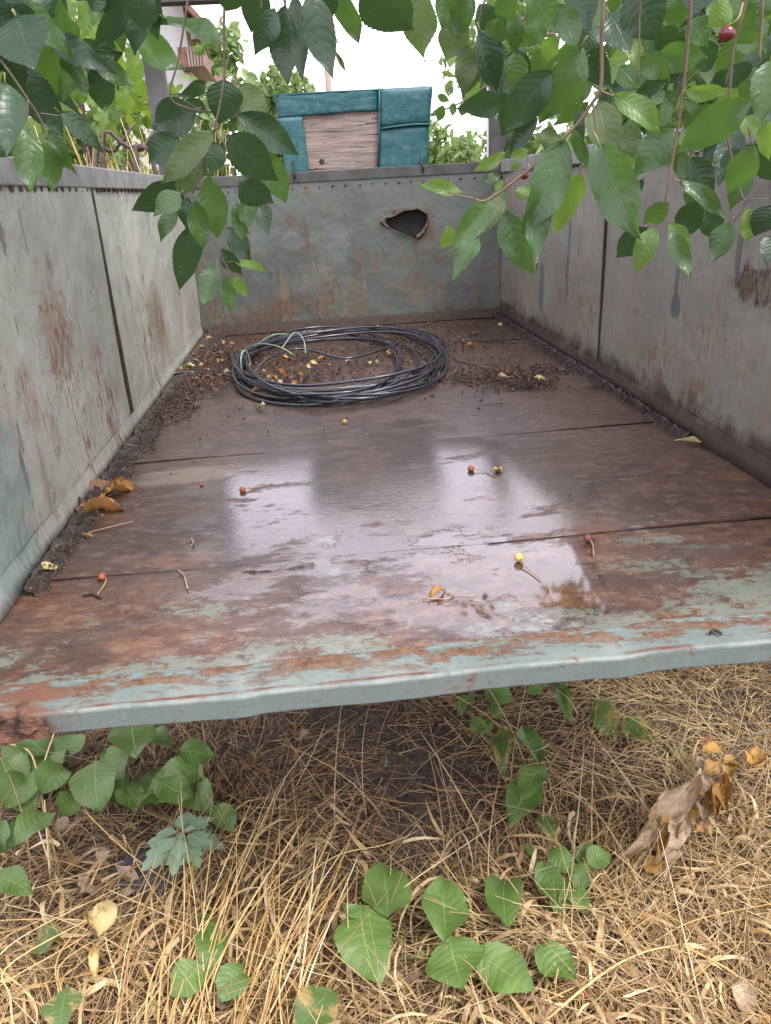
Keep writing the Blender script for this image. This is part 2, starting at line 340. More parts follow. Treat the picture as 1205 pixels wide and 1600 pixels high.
def leaf_mat(name, top, top2, under, trans, rough=.34, blemish=None, amt=.5, tw=.42, vk=.36, bk=.36):
    t = NT(name); uv = t.xyz(t.coord('UV')); u, v = uv[0], uv[1]
    s = t.ma('ABSOLUTE', t.mul(t.sub(u, .5), 2.0))
    rnd = t.n('ObjectInfo').outputs['Random']
    ph = t.addm(t.sub(t.mul(v, 8.0), t.mul(t.ma('POWER', s, 1.4), 1.5)), t.mul(rnd, .5))
    sv = t.ma('ABSOLUTE', t.sub(t.ma('FRACT', ph), .5))              # side veins
    vein = t.mx(t.mul(t.step(sv, .06, .0), t.mul(t.step(s, 1.0, .2), .45)), t.step(s, .05, .015))
    P0 = t.coord('Object'); vm = t.n('VectorMath', operation='ADD'); t.put(vm.inputs[0], P0); t.put(vm.inputs[1], t.comb(t.mul(rnd, 40.0), t.mul(rnd, 17.0), 0.0)); P = vm.outputs[0]
    k = t.noise(P, 3, 4); k2 = t.noise(P, 38, 3)
    col = t.mix(t.addm(t.mul(rnd, .6), t.mul(k, .4)), top, top2)
    col = t.mix(t.mul(vein, vk), col, tuple(min(1, c*1.55+.008) for c in top2)); col = t.mix(t.mul(t.step(sv, .5, .1), t.mul(s, .22)), col, tuple(c*.5 for c in top))
    if blemish:
        wv = t.addm(t.noise(P, 2.6, 5, .65), t.mul(s, .12))
        col = t.mix(t.step(wv, 1-amt*.95, 1-amt*.95+.09), col, blemish)
        holes = t.step(t.vor(P, 9), .10, .06); col = t.mix(t.mul(holes, .8), col, (.03, .02, .01))
    else:
        sp = t.mul(t.step(t.addm(t.vor(P, 5), t.mul(t.sub(k2, .5), .12)), .10, .06), t.step(rnd, .35, .75)); col = t.mix(t.mul(sp, .8), col, (.13, .075, .022)); col = t.mix(t.mul(t.step(t.noise(P, 2.2, 4), .55, .75), t.mul(rnd, .4)), col, tuple(min(1, c_*1.7+.01) for c_ in top2))
    back = t.n('NewGeometry').outputs['Backfacing']
    colb = t.mix(back, col, t.mix(t.mul(vein, .5), under, tuple(min(1, c*1.35) for c in under)))
    h = t.addm(t.mul(vein, -.7), t.addm(t.mul(sv, .5), t.mul(k2, .25)))
    nb = t.bump(h, bk, .0028)
    p = t.bsdf(colb, t.addm(t.addm(rough, t.mul(k, .14)), t.mul(back, .2)), nb, spec=.55)
    tr = t.n('BsdfTranslucent'); t.put(tr.inputs[0], t.mix(t.mul(vein, .5), trans, tuple(c*.6 for c in trans)))
    m = t.n('MixShader'); m.inputs[0].default_value = tw; t.t.links.new(p, m.inputs[1]); t.t.links.new(tr.outputs[0], m.inputs[2])
    return t.done(m.outputs[0])

def tint_mat(name, stops, rough=.6, trans=None, tw=.3, spec=.4):
    """colour by the per-piece tint stored on the mesh"""
    t = NT(name); a = t.n('Attribute', attribute_name='tint'); k = t.noise(t.pos(), 70, 3)
    col = t.ramp(a.outputs['Fac'], stops); col = t.mix(t.mul(t.step(k, .45, .7), .35), col, (0.09, .06, .04))
    p = t.bsdf(col, rough, spec=spec)
    if trans:
        tr = t.n('BsdfTranslucent'); t.put(tr.inputs[0], t.ramp(a.outputs['Fac'], trans))
        m = t.n('MixShader'); m.inputs[0].default_value = tw; t.t.links.new(p, m.inputs[1]); t.t.links.new(tr.outputs[0], m.inputs[2]); p = m.outputs[0]
    return t.done(p)

# ------------------------------------------------------------------ materials
def yz(px, py, x): q = at_x(px, py, x); return float(q[1]), float(q[2])
def xz(px, py, y): q = at_y(px, py, y); return float(q[0]), float(q[2])
BW, BL, BH = .75, 3.03, .722
LD = [(*yz(5, 370, -BW), .012, .05, .7), (*yz(36, 365, -BW), .006, .045, .55), (*yz(35, 735, -BW), .014, .06, .75), (*yz(28, 690, -BW), .008, .04, .6),
      (*yz(230, 330, -BW), .03, .09, .3)]
RD = [(*yz(1056, 478, BW), .028, .032, .85), (*yz(1057, 440, BW), .014, .07, .8), (*yz(890, 400, BW), .02, .13, .75), (*yz(846, 450, BW), .035, .10, .7),
      (*yz(1157, 385, BW), .014, .06, .8), (*yz(1155, 425, BW), .007, .04, .7)]
BD = [(*xz(455, 400, BL), .12, .10, .45), (*xz(560, 400, BL), .05, .10, .4), (*xz(400, 470, BL), .08, .09, .4), (*xz(720, 470, BL), .12, .10, .35)]
M = {}
M['wall_l'] = wall_material('chalky grey paint, left', 1, (.385, .395, .345), .95, -.02, LD, fade=(*yz(5, 815, -BW), .12, .16),  # lightest base of the three walls: stronger light here put into the paint
    patches=[(*yz(90, 520, -BW), .10, .10, (.21, .105, .045), .85), (*yz(150, 560, -BW), .07, .05, (.24, .13, .06), .7), (*yz(245, 500, -BW), .12, .10, (.19, .115, .055), .7), (*yz(200, 450, -BW), .03, .035, (.17, .08, .035), .8), (*yz(40, 620, -BW), .05, .06, (.22, .11, .05), .7), (*yz(85, 680, -BW), .03, .05, (.21, .11, .05), .7), (*yz(75, 410, -BW), .02, .03, (.14, .08, .045), .7)])
M['wall_r'] = wall_material('chalky grey paint, right', 1, (.205, .203, .172), .85, .085, RD,  # same paint with a darker base, weaker light on this side put in
    patches=[(*yz(1192, 452, BW), .11, .036, (.062, .032, .022), 1.3), (*yz(1165, 440, BW), .03, .04, (.06, .03, .02), 1.2), (*yz(1090, 605, BW), .07, .02, (.16, .09, .04), .7)])
M['wall_b'] = wall_material('chalky grey paint, headboard', 0, (.120, .140, .122), .95, .03, BD,  # same paint, darker base again: shade put into its colour
    patches=[(*xz(455, 345, BL), .025, .035, (.14, .065, .03), .8), (*xz(480, 375, BL), .012, .05, (.14, .07, .03), .7), (*xz(375, 505, BL), .16, .05, (.13, .06, .03), .8), (*xz(560, 470, BL), .05, .09, (.19, .12, .06), .6), (*xz(460, 375, BL), .06, .045, (.21, .23, .225), .6), (*xz(530, 385, BL), .05, .07, (.19, .215, .22), .6), (*xz(500, 430, BL), .07, .04, (.20, .19, .16), .55), (*xz(640, 450, BL), .10, .05, (.15, .10, .06), .5), (*xz(475, 360, BL), .02, .045, (.09, .045, .025), .85), (*xz(450, 480, BL), .20, .045, (.14, .07, .035), .7), (*xz(668, 350, BL), .035, .07, (.12, .055, .03), 1.0), (*xz(630, 330, BL), .10, .012, (.08, .04, .025), .9), (*xz(770, 345, BL), .015, .03, (.10, .05, .03), .6)])
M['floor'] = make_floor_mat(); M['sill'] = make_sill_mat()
M['rim'] = plain('rim paint', (.15, .152, .145), (.27, .265, .25), 14, .5, .3, .003)
M['frame'] = plain('frame paint grey', (.050, .050, .046), (.095, .095, .088), 9, .75, .3, .003)
M['chassis'] = plain('dark chassis', (.02, .02, .02), (.05, .04, .035), 15, .7)
M['rubber'] = plain('tyre rubber', (.015, .015, .015), (.03, .03, .03), 30, .8)
M['rust'] = plain('flaky rust', (.018, .010, .008), (.17, .080, .048), 55, .8, 1.0, .01)
M['bare'] = plain('torn bare steel', (.028, .015, .012), (.12, .070, .050), 40, .6, .5, .004, .5)
M['darkgap'] = plain('grimy weld', (.02, .016, .013), (.06, .035, .02), 60, .8)
M['skirt'] = plain('skirt plate', (.16, .15, .125), (.30, .29, .26), 18, .6, .4, .004)
M['cable'] = plain('black cable sheath', (.016, .018, .026), (.032, .036, .050), 60, .24, .12, .001, .9)
M['wire'] = plain('thin green wire', (.16, .30, .16), (.30, .42, .30), 40, .5)
M['soil'] = plain('damp soil', (.028, .021, .018), (.085, .065, .055), 28, .9, .9, .012, .25)
M['grit'] = tint_mat('litter', [(0, (.012, .009, .008)), (.55, (.045, .024, .017)), (.8, (.12, .05, .022)), (1, (.28, .15, .06))], .6)
M['straw'] = tint_mat('dry straw', [(0, (.13, .078, .042)), (.3, (.33, .21, .105)), (.65, (.57, .39, .175)), (1, (.76, .60, .34))], .5, [(0, (.1, .06, .02)), (1, (.6, .4, .15))], .22)
def make_stalk():
    t = NT('golden stalk'); rnd = t.n('ObjectInfo').outputs['Random']; P = t.pos(); k = t.noise(P, 40, 4)
    col = t.ramp(rnd, [(0, (.30, .17, .05)), (.4, (.52, .34, .11)), (.75, (.62, .46, .21)), (1, (.68, .57, .36))]); col = t.mix(t.mul(t.step(k, .5, .7), .5), col, (.22, .12, .05))
    return t.done(t.bsdf(col, .42, t.bump(k, .2, .002), spec=.4))
M['stalk'] = make_stalk()
M['crown'] = tint_mat('cherry foliage', [(0, (.022, .06, .020)), (.6, (.05, .115, .035)), (1, (.12, .20, .05))], .38, [(0, (.05, .16, .02)), (1, (.26, .42, .05))], .35, .5)
M['vinemass'] = tint_mat('vine foliage', [(0, (.025, .06, .012)), (.55, (.09, .17, .03)), (1, (.26, .36, .06))], .5, [(0, (.05, .14, .015)), (1, (.5, .65, .08))], .45)
M['fartree'] = tint_mat('pale tree foliage', [(0, (.09, .15, .05)), (1, (.24, .32, .13))], .6, [(0, (.14, .28, .05)), (1, (.36, .50, .14))], .35)
M['bark'] = plain('cherry bark', (.05, .036, .03), (.12, .085, .07), 40, .7, .6, .004)
M['twig'] = plain('young twig', (.085, .065, .045), (.17, .12, .075), 30, .5)
M['petiole'] = plain('leaf stalk', (.13, .17, .05), (.22, .19, .08), 30, .5)
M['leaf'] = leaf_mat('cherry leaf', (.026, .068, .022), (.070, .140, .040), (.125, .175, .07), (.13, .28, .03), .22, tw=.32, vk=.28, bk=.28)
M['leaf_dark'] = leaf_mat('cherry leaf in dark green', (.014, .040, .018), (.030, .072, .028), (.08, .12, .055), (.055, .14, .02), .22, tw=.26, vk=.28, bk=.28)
M['leaf_pale'] = leaf_mat('young cherry leaf', (.070, .150, .030), (.14, .24, .048), (.17, .24, .09), (.24, .42, .05), .32, tw=.36)
M['leaf_under'] = leaf_mat('cherry leaf underside up', (.085, .125, .050), (.13, .165, .07), (.04, .08, .03), (.10, .22, .03), .45, tw=.34)
M['leaf_ground'] = leaf_mat('sucker leaf', (.068, .140, .024), (.150, .245, .060), (.15, .20, .08), (.19, .34, .045), .38, tw=.26, vk=.75, bk=.7)
M['leaf_turn'] = leaf_mat('turning leaf', (.075, .15, .035), (.14, .21, .06), (.15, .19, .08), (.2, .3, .05), .45, blemish=(.36, .26, .09), amt=.45, vk=.6, bk=.6)
M['leaf_olive'] = leaf_mat('wilted olive leaf', (.16, .125, .03), (.24, .17, .04), (.2, .16, .06), (.3, .22, .04), .5, blemish=(.40, .22, .06), amt=.55, tw=.25)
M['leaf_tan'] = leaf_mat('dry tan leaf', (.36, .26, .16), (.50, .39, .26), (.40, .30, .19), (.4, .25, .1), .6, blemish=(.24, .15, .07), amt=.42, tw=.15, vk=.3, bk=.9)
M['leaf_orange'] = leaf_mat('dry orange leaf', (.34, .16, .035), (.50, .30, .07), (.36, .2, .07), (.45, .2, .04), .45, blemish=(.16, .06, .02), amt=.5, tw=.2)
M['leaf_yellow'] = leaf_mat('fallen yellow leaf', (.50, .42, .15), (.60, .52, .25), (.5, .42, .2), (.5, .4, .1), .45, blemish=(.35, .2, .06), amt=.45, tw=.2)
M['leaf_brown'] = leaf_mat('rotting brown leaf', (.14, .05, .02), (.26, .10, .035), (.18, .08, .04), (.2, .07, .02), .4, blemish=(.06, .025, .014), amt=.55, tw=.1)
M['weed'] = leaf_mat('mealy weed leaf', (.21, .32, .18), (.33, .45, .30), (.25, .36, .25), (.2, .4, .15), .6)
M['vine'] = leaf_mat('vine leaf', (.022, .065, .012), (.13, .22, .035), (.14, .21, .06), (.30, .48, .05), .36, tw=.40)
M['cherry_red'] = plain('red cherry skin', (.085, .006, .010), (.16, .014, .016), 8, .28, .05, .001, .6)
M['cherry_dry'] = plain('shrivelled cherry', (.20, .05, .02), (.36, .11, .04), 30, .45, .8, .002)
M['cherry_yellow'] = plain('pale cherry', (.36, .24, .05), (.52, .38, .11), 10, .35, .1, .001)
M['cherry_dark'] = plain('rotten cherry', (.07, .022, .02), (.15, .05, .04), 30, .4, .8, .002)
M['stemdry'] = plain('dry fruit stem', (.22, .13, .07), (.42, .30, .18), 30, .6)
M['wood_pole'] = plain('weathered pole', (.20, .15, .12), (.32, .26, .21), 12, .8, stretch=(6, 6, .6))
M['plaster'] = plain('white plaster', (.62, .60, .58), (.74, .72, .70), 6, .8)
M['eave'] = plain('brown eave boards', (.16, .075, .05), (.24, .12, .08), 10, .7, stretch=(1, 1, 6))
M['slate'] = plain('dark stone', (.025, .022, .024), (.07, .06, .06), 14, .8, .6, .01)
M['metal_pale'] = plain('pale metal pole', (.42, .42, .42), (.55, .55, .54), 9, .5)

def make_teal():
    t = NT('teal leatherette'); P = t.coord('Object'); k = t.noise(P, 6, 5); w = t.noise(t.map(P, (9, 9, 12), rot=(.2, .5, .5)), 1.4, 5, .6, 1.2)
    g = t.vor(P, 260); stain = t.step(t.noise(P, 22, 7, .75), .48, .62)
    col = t.mix(k, (.010, .070, .080), (.022, .115, .125)); col = t.mix(t.mul(stain, .6), col, (.060, .145, .14))
    col = t.mix(t.mul(t.step(w, .58, .68), .5), col, (.008, .05, .06))
    return t.done(t.bsdf(col, .42, t.bump(t.addm(t.mul(w, 1.5), t.mul(g, .2)), .5, .006), spec=.5))
def make_ply():
    t = NT('weathered plywood'); P = t.coord('Object'); g = t.noise(t.map(P, (4, 4, 46)), 1.0, 7, .68); g2 = t.noise(t.map(P, (7, 7, 130)), 1.0, 4, .6)
    col = t.mix(t.step(g, .3, .7), (.17, .135, .11), (.33, .275, .23)); col = t.mix(t.mul(t.step(g2, .48, .62), .5), col, (.11, .08, .062))
    crack = t.step(t.noise(t.map(P, (4.5, 3, 85), (2, 0, 3)), 1.0, 5, .6), .625, .645)
    col = t.mix(t.mul(crack, .9), col, (.03, .02, .014))
    return t.done(t.bsdf(col, .75, t.bump(t.addm(g, t.addm(t.mul(g2, .6), t.mul(crack, -1.6))), .8, .004), spec=.25))
M['teal'] = make_teal(); M['ply'] = make_ply()
def make_ground():
    t = NT('soil and chaff'); P = t.pos(); k = t.noise(P, 5, 6, .65); k2 = t.noise(P, 55, 6, .7); st = t.noise(t.map(P, (90, 14, 20), rot=(0, 0, .6)), 1.0, 4, .6); st2 = t.noise(t.map(P, (14, 90, 20), rot=(0, 0, .3)), 1.0, 4, .6)
    col = t.mix(t.step(k2, .3, .7), (.058, .042, .034), (.145, .110, .088)); col = t.mix(t.mul(t.step(t.mx(st, st2), .60, .68), .6), col, (.22, .155, .085))
    far = t.step(t.xyz(P)[1], 6., 14.); col = t.mix(far, col, t.mix(k, (.12, .15, .05), (.3, .25, .12)))
    return t.done(t.bsdf(col, .9, t.bump(t.addm(k2, t.mul(k, .5)), .8, .012), spec=.2))
M['ground'] = make_ground()

# ------------------------------------------------------------------ ground sheet
def bare(px_x, px_y): return 0
def ground_h(x, y):
    return GZ + .012*np.sin(x*3.1+1)*np.cos(y*2.3) + .008*np.sin(x*9+y*5) + .006*np.cos(y*13-x*4)
def build_ground():
    xs = np.concatenate([[-400, -120, -40, -12, -6, -3.5], np.linspace(-2.4, 2.4, 121), [3.5, 6, 12, 40, 120, 400]])
    ys = np.concatenate([[-300, -80, -20, -6, -2.5], np.linspace(-1.2, 2.2, 86), [3, 4.5, 7, 11, 20, 50, 150, 500]])
    X, Y = np.meshgrid(xs, ys); near = (np.abs(X) < 2.4) & (Y < 2.2) & (Y > -1.2)
    Z = np.where(near, ground_h(X, Y) + rng.normal(0, .003, X.shape), GZ)
    v = np.stack([X, Y, Z], -1).reshape(-1, 3); n, m = X.shape; i = np.arange(n*m).reshape(n, m)
    f = np.stack([i[:-1, :-1], i[:-1, 1:], i[1:, 1:], i[1:, :-1]], -1).reshape(-1, 4)
    o = obj('ground', fastmesh('ground', v, f), M['ground']); tag(o, 'dark soil ground strewn with dry chaff under the trailer', 'ground', kind='structure')
build_ground()

# ------------------------------------------------------------------ trailer
TB = (0, 1.5, GZ)
tr = thing('trailer', TB, 'weathered grey steel trailer bed with wet rusty floor and teal sill', 'trailer')
JY = [.072, .4067, 1.0684, 1.73, 2.39, BL]
for i in range(5):                                                       # five floor sheets, butted with open joints
    y0, y1 = JY[i]+.0025, JY[i+1]-.0025
    nx, ny = 60, 16; X, Y = np.meshgrid(np.linspace(-BW-.02, BW+.02, nx), np.linspace(y0, y1, ny))
    e = np.minimum(Y-y0, y1-Y)
    Y = Y + np.where(e < 1e-6, rng.normal(0, .0012, X.shape), 0)
    Z = .0022*np.sin(X*4.1+i*2)*np.cos(Y*5+i) + .0012*np.sin(X*11+Y*7) - .0003*np.exp(-e/.006)
    v = np.stack([X, Y, Z], -1).reshape(-1, 3); k = np.arange(nx*ny).reshape(ny, nx)
    f = np.stack([k[:-1, :-1], k[:-1, 1:], k[1:, 1:], k[1:, :-1]], -1).reshape(-1, 4)
    me = fastmesh('floor_panel', v, f)
    bm = bmesh.new(); bm.from_mesh(me); g = bmesh.ops.extrude_face_region(bm, geom=list(bm.faces))
    bmesh.ops.translate(bm, verts=[q for q in g['geom'] if isinstance(q, bmesh.types.BMVert)], vec=(0, 0, -.004)); bmesh.ops.recalc_face_normals(bm, faces=list(bm.faces))
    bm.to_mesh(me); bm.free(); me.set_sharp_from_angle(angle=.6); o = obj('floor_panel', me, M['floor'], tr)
MB().box((-.80, .05, -.03), (.80, BL+.04, -.012)).build('floor_backing', M['chassis'], tr)
# rear sill: bent channel with a raised inner lip
prof = [(.0735, -.010), (.0735, .0040), (.0715, .0055), (.0660, .0052), (.0640, .0035), (.0055, .0020), (.0025, .0012), (.0006, -.0008), (0, -.0035), (0, -.0315), (.0015, -.034), (.03, -.034), (.03, -.03)]
NX = 90; xs = np.linspace(-.86, .86, NX); v = []; f = []
for i, x in enumerate(xs):
    w = .0016*math.sin(x*6)+.0012*math.sin(x*23+1)+random.gauss(0, .0003)-.004*math.exp(-((x-.21)/.03)**2)-.003*math.exp(-((x+.33)/.022)**2)
    for (py, pz) in prof: v.append((x, py+w, pz+w*.5))
k = len(prof)
for i in range(NX-1):
    for j in range(k-1): f.append((i*k+j, (i+1)*k+j, (i+1)*k+j+1, i*k+j+1))
sill = obj('rear_sill', pymesh('rear_sill', v, f, False), M['sill'], tr)
sill['label'] = 'teal painted steel sill along the open rear edge'
c0 = at_y(30, 1138, -.005); bm = bmesh.new(); bmesh.ops.create_cube(bm, size=1); bmesh.ops.subdivide_edges(bm, edges=list(bm.edges), cuts=11, use_grid_fill=True)
from mathutils import noise as mnoise
for vv in bm.verts:
    p = Vector((c0[0]-.016+vv.co.x*.105, .010+vv.co.y*.036, -.018+vv.co.z*.040))
    taper = max(0, min(1, (c0[0]+.05-p.x)/.05))
    p.z = -.017+(p.z+.017)*(.62+.38*taper)
    vv.co = p + mnoise.noise_vector(p*45)*.007 + mnoise.noise_vector(p*130)*.0035
me = bpy.data.meshes.new('rusted_hinge'); bm.to_mesh(me); bm.free()
h = obj('rusted_hinge', me, M['rust'], tr); h['label'] = 'lump of flaking rust on the sill corner'
# side walls
def wall_sheet(name, side, y0, y1, z0, z1, mat):
    X0 = side*BW; ny, nz = max(4, int((y1-y0)/.05)), 15
    Y, Z = np.meshgrid(np.linspace(y0, y1, ny), np.linspace(z0, z1, nz))
    X = X0 + .004*np.sin(Y*5+side)*np.sin(Z*6) + .0022*np.sin(Y*13+Z*8+side*2)
    v = np.stack([X, Y, Z], -1).reshape(-1, 3); k = np.arange(ny*nz).reshape(nz, ny)
    f = np.stack([k[:-1, :-1], k[:-1, 1:], k[1:, 1:], k[1:, :-1]], -1).reshape(-1, 4)
    if side > 0: f = f[:, ::-1]
    me = fastmesh(name, v, f); bm = bmesh.new(); bm.from_mesh(me); g = bmesh.ops.extrude_face_region(bm, geom=list(bm.faces))
    bmesh.ops.translate(bm, verts=[q for q in g['geom'] if isinstance(q, bmesh.types.BMVert)], vec=(side*.004, 0, 0)); bmesh.ops.recalc_face_normals(bm, faces=list(bm.faces)); bm.to_mesh(me); bm.free(); me.set_sharp_from_angle(angle=.6)
    return obj(name, me, mat, tr)
ysL = float(at_x(172, 460, -BW)[1]); ysR = float(at_x(940, 480, BW)[1])
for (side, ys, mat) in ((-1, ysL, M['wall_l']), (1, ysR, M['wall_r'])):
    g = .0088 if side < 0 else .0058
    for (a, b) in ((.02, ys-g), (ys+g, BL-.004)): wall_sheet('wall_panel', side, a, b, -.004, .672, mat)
    sw = .0085 if side < 0 else .0055
    xi, xo = side*(BW-.0006) if side < 0 else BW-.0006, side*(BW+.006)
    MB().box((min(xi, xo)-(.004 if side > 0 else 0), ys-sw, .0), (max(xi, xo)+(.004 if side < 0 else 0), ys+sw, .668)).build('seam', M['darkgap'], tr)
    xi, xo = side*(BW+.02), side*(BW+.028)
    MB().box((min(xi, xo), .02, -.03), (max(xi, xo), BL+.03, .66)).build('dark_backing', M['chassis'], tr)  # unseen sheet added so no light comes through the panel gap
    xi, xo = side*(BW-.006), side*(BW+.04)
    MB().box((min(xi, xo), .012, .668), (max(xi, xo), BL+.045, BH)).build('top_rim', M['rim'], tr, bevel=.004)
    m = MB()
    for q in range(56):
        y = .1+q*.052+random.uniform(-.01, .01)
        if y > BL-.05: continue
        m.box((side*(BW-.002) if side > 0 else -BW-.004, y, .659), (side*(BW+.004) if side > 0 else -BW+.004, y+random.uniform(.008, .026), .6685))
    w = m.build('weld_row', M['darkgap'], tr); w['kind'] = 'stuff'
    # skirt plate folded in at the foot of the wall
    v = []; f = []; n = 50
    for q in range(n+1):
        y = .08+(BL-.1)*q/n; j = random.gauss(0, .0012)
        v += [(side*(BW-.0045), y, .056+j), (side*(BW-.0065), y, .030+j), (side*(BW-.013), y, .0035), (side*(BW-.0), y, .002)]
        if q: b = 4*q; f += [(b-4+r, b+r, b+r+1, b-3+r) if side < 0 else (b-3+r, b+r+1, b+r, b-4+r) for r in range(3)]
    obj('skirt', pymesh('skirt', v, f, True), M['wall_l'] if side < 0 else M['wall_r'], tr)
    MB().box((side*BW-.035 if side > 0 else -BW-.045, .0, -.05), (side*BW+.045 if side > 0 else -BW+.035, .016, .70)).build('rear_post', M['frame'], tr, bevel=.003)
# headboard: inner sheet with a torn hole, dark backing sheet added behind
hole_px = [(592, 347), (600, 340), (612, 339), (625, 332), (633, 328), (646, 327), (652, 325), (660, 329), (668, 334), (671, 345), (669, 356), (663, 366), (655, 375), (648, 372), (636, 368), (622, 363), (608, 358), (598, 353)]
hp = [at_y(a, b, BL) for a, b in hole_px]
bm = bmesh.new(); zz0, zz1 = -.004, .676
nx, nz = 30, 14
ov = [bm.verts.new((-BW+.004+(2*BW-.008)*i/nx, BL, zz0)) for i in range(nx+1)] + [bm.verts.new((BW-.004, BL, zz0+(zz1-zz0)*i/nz)) for i in range(1, nz+1)]
ov += [bm.verts.new((BW-.004-(2*BW-.008)*i/nx, BL, zz1)) for i in range(1, nx+1)] + [bm.verts.new((-BW+.004, BL, zz1-(zz1-zz0)*i/nz)) for i in range(1, nz)]
hv = [bm.verts.new((float(p[0]), BL, float(p[2]))) for p in hp]
ee = [bm.edges.new((ov[i], ov[(i+1) % len(ov)])) for i in range(len(ov))] + [bm.edges.new((hv[i], hv[(i+1) % len(hv)])) for i in range(len(hv))]
bmesh.ops.triangle_fill(bm, edges=ee, use_beauty=True, use_dissolve=False)
bmesh.ops.recalc_face_normals(bm, faces=list(bm.faces))
if sum(fc.normal.y for fc in bm.faces) > 0: bmesh.ops.reverse_faces(bm, faces=list(bm.faces))
me = bpy.data.meshes.new('headboard_panel'); bm.to_mesh(me); bm.free()
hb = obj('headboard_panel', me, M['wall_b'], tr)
# torn lips curling round the hole
cx, cz = np.mean([p[0] for p in hp]), np.mean([p[2] for p in hp]); v = []; f = []
for i, p in enumerate(hp):
    lift = random.uniform(.004, .012)*(2.2 if i in (9, 10, 11, 12) else 1); inn = random.uniform(.02, .12)*(2.6 if i in (9, 10, 11, 12, 17, 0) else 1)
    v += [(p[0], BL-.001, p[2]), (p[0]+(cx-p[0])*inn*.5, BL-lift, p[2]+(cz-p[2])*inn*.5), (p[0]+(cx-p[0])*inn, BL-lift*.6, p[2]+(cz-p[2])*inn)]
n = len(hp)
for i in range(n):
    j = (i+1) % n; f += [(3*i, 3*j, 3*j+1, 3*i+1), (3*i+1, 3*j+1, 3*j+2, 3*i+2)]
lip = obj('torn_lip', pymesh('torn_lip', v, f, False), M['bare'], hb); lip['label'] = 'jagged torn edge round the hole in the headboard'
m = MB()
for (a_, b_, tip, dy) in ((9, 12, (661, 358), .035), (12, 14, (645, 368), .022), (17, 1, (604, 346), .016), (14, 16, (622, 359), .012)):
    A_, B_, C_ = hp[a_], hp[b_ % n], at_y(tip[0], tip[1], BL); mid_ = (np.array(A_)+np.array(B_))/2*.5+np.array(C_)*.5
    m.add([(A_[0], BL-.001, A_[2]), (B_[0], BL-.001, B_[2]), (mid_[0]+.003, BL-dy*.5, mid_[2]), (C_[0], BL-dy, C_[2]), ((A_[0]+mid_[0])/2, BL-dy*.4, (A_[2]+mid_[2])/2+.004)], [(0, 1, 2, 4), (4, 2, 3)])
m.build('torn_flap', M['bare'], hb)
MB().box((-BW-.03, BL+.055, -.03), (BW+.03, BL+.062, .665)).build('dark_backing', M['chassis'], tr)  # dark sheet added so the torn hole looks black inside
MB().box((-BW+.0065, BL-.004, .6722), (BW-.0065, BL+.042, BH-.003)).build('top_rim', M['frame'], tr, bevel=.004)
m = MB()
for q in range(22):
    m.ball((-.66+q*.061+random.uniform(-.01, .01), BL-.003, .652+random.uniform(-.003, .003)), random.uniform(.003, .0055), 7, 5, (1.3, .7, .8))
o = m.build('rivet_row', M['darkgap'], tr, True); o['kind'] = 'stuff'
v = []; f = []                                                         # dark angle strip across the foot of the headboard
for q in range(41):
    x = -BW+.03+(2*BW-.06)*q/40; j = random.gauss(0, .0015)
    v += [(x, BL-.004, .045+j), (x, BL-.022, .020+j), (x, BL-.030, .0035)]
    if q: b = 3*q; f += [(b-3, b-2, b+1, b), (b-2, b-1, b+2, b+1)]
obj('skirt', pymesh('skirt', v, f, True), M['darkgap'], tr)
# head frame: two posts and a cross bar
zt = float(at_y(320, 3, BL+.08)[2])
for (pxa, pya) in ((262, 165), (781, 205)):
    q = at_y(pxa-13 if pxa < 400 else pxa, pya, BL+.08)
    MB().box((q[0]-.042, BL+.065, -.05), (q[0]+.042, BL+.14, zt if pxa < 400 else 1.16)).build('frame_post', M['frame'], tr, bevel=.004)
zt = float(at_y(320, 3, BL+.08)[2])
MB().box((-.80, BL+.062, zt), (float(at_y(392, 3, BL+.1)[0]), BL+.143, zt+.05)).build('frame_crossbar', M['frame'], tr, bevel=.004)
# running gear
for x in (-.45, .45): MB().box((x-.04, .75, -.17), (x+.04, BL+.9, -.05)).build('chassis_rail', M['chassis'], tr)
MB().box((-.78, .30, -.12), (.78, .36, -.031)).build('cross_member', M['chassis'], tr)
MB().tube([(-.82, 1.75, -.36), (.82, 1.75, -.36)], .035, 10).build('axle', M['chassis'], tr)
for s in (-1, 1):
    prf = [(.20, -.07), (.20, -.085), (.26, -.095), (.32, -.085), (.342, -.05), (.342, .05), (.32, .085), (.26, .095), (.20, .085), (.20, .07)]
    v = []; f = []; nn = 36
    for i in range(nn):
        th = 2*math.pi*i/nn
        for (r, w) in prf: v.append((s*.93+w, 1.75+r*math.cos(th), -.357+r*math.sin(th)))
    kk = len(prf)
    for i in range(nn):
        for j in range(kk-1): f.append((i*kk+j, i*kk+j+1, ((i+1) % nn)*kk+j+1, ((i+1) % nn)*kk+j))
    wh = obj('wheel', pymesh('wheel', v, f, True), M['rubber'], tr)
    MB().tube([(s*.93-.06, 1.75, -.357), (s*.93+.05, 1.75, -.357)], [.2, .2], 24).build('rim', M['frame'], wh)

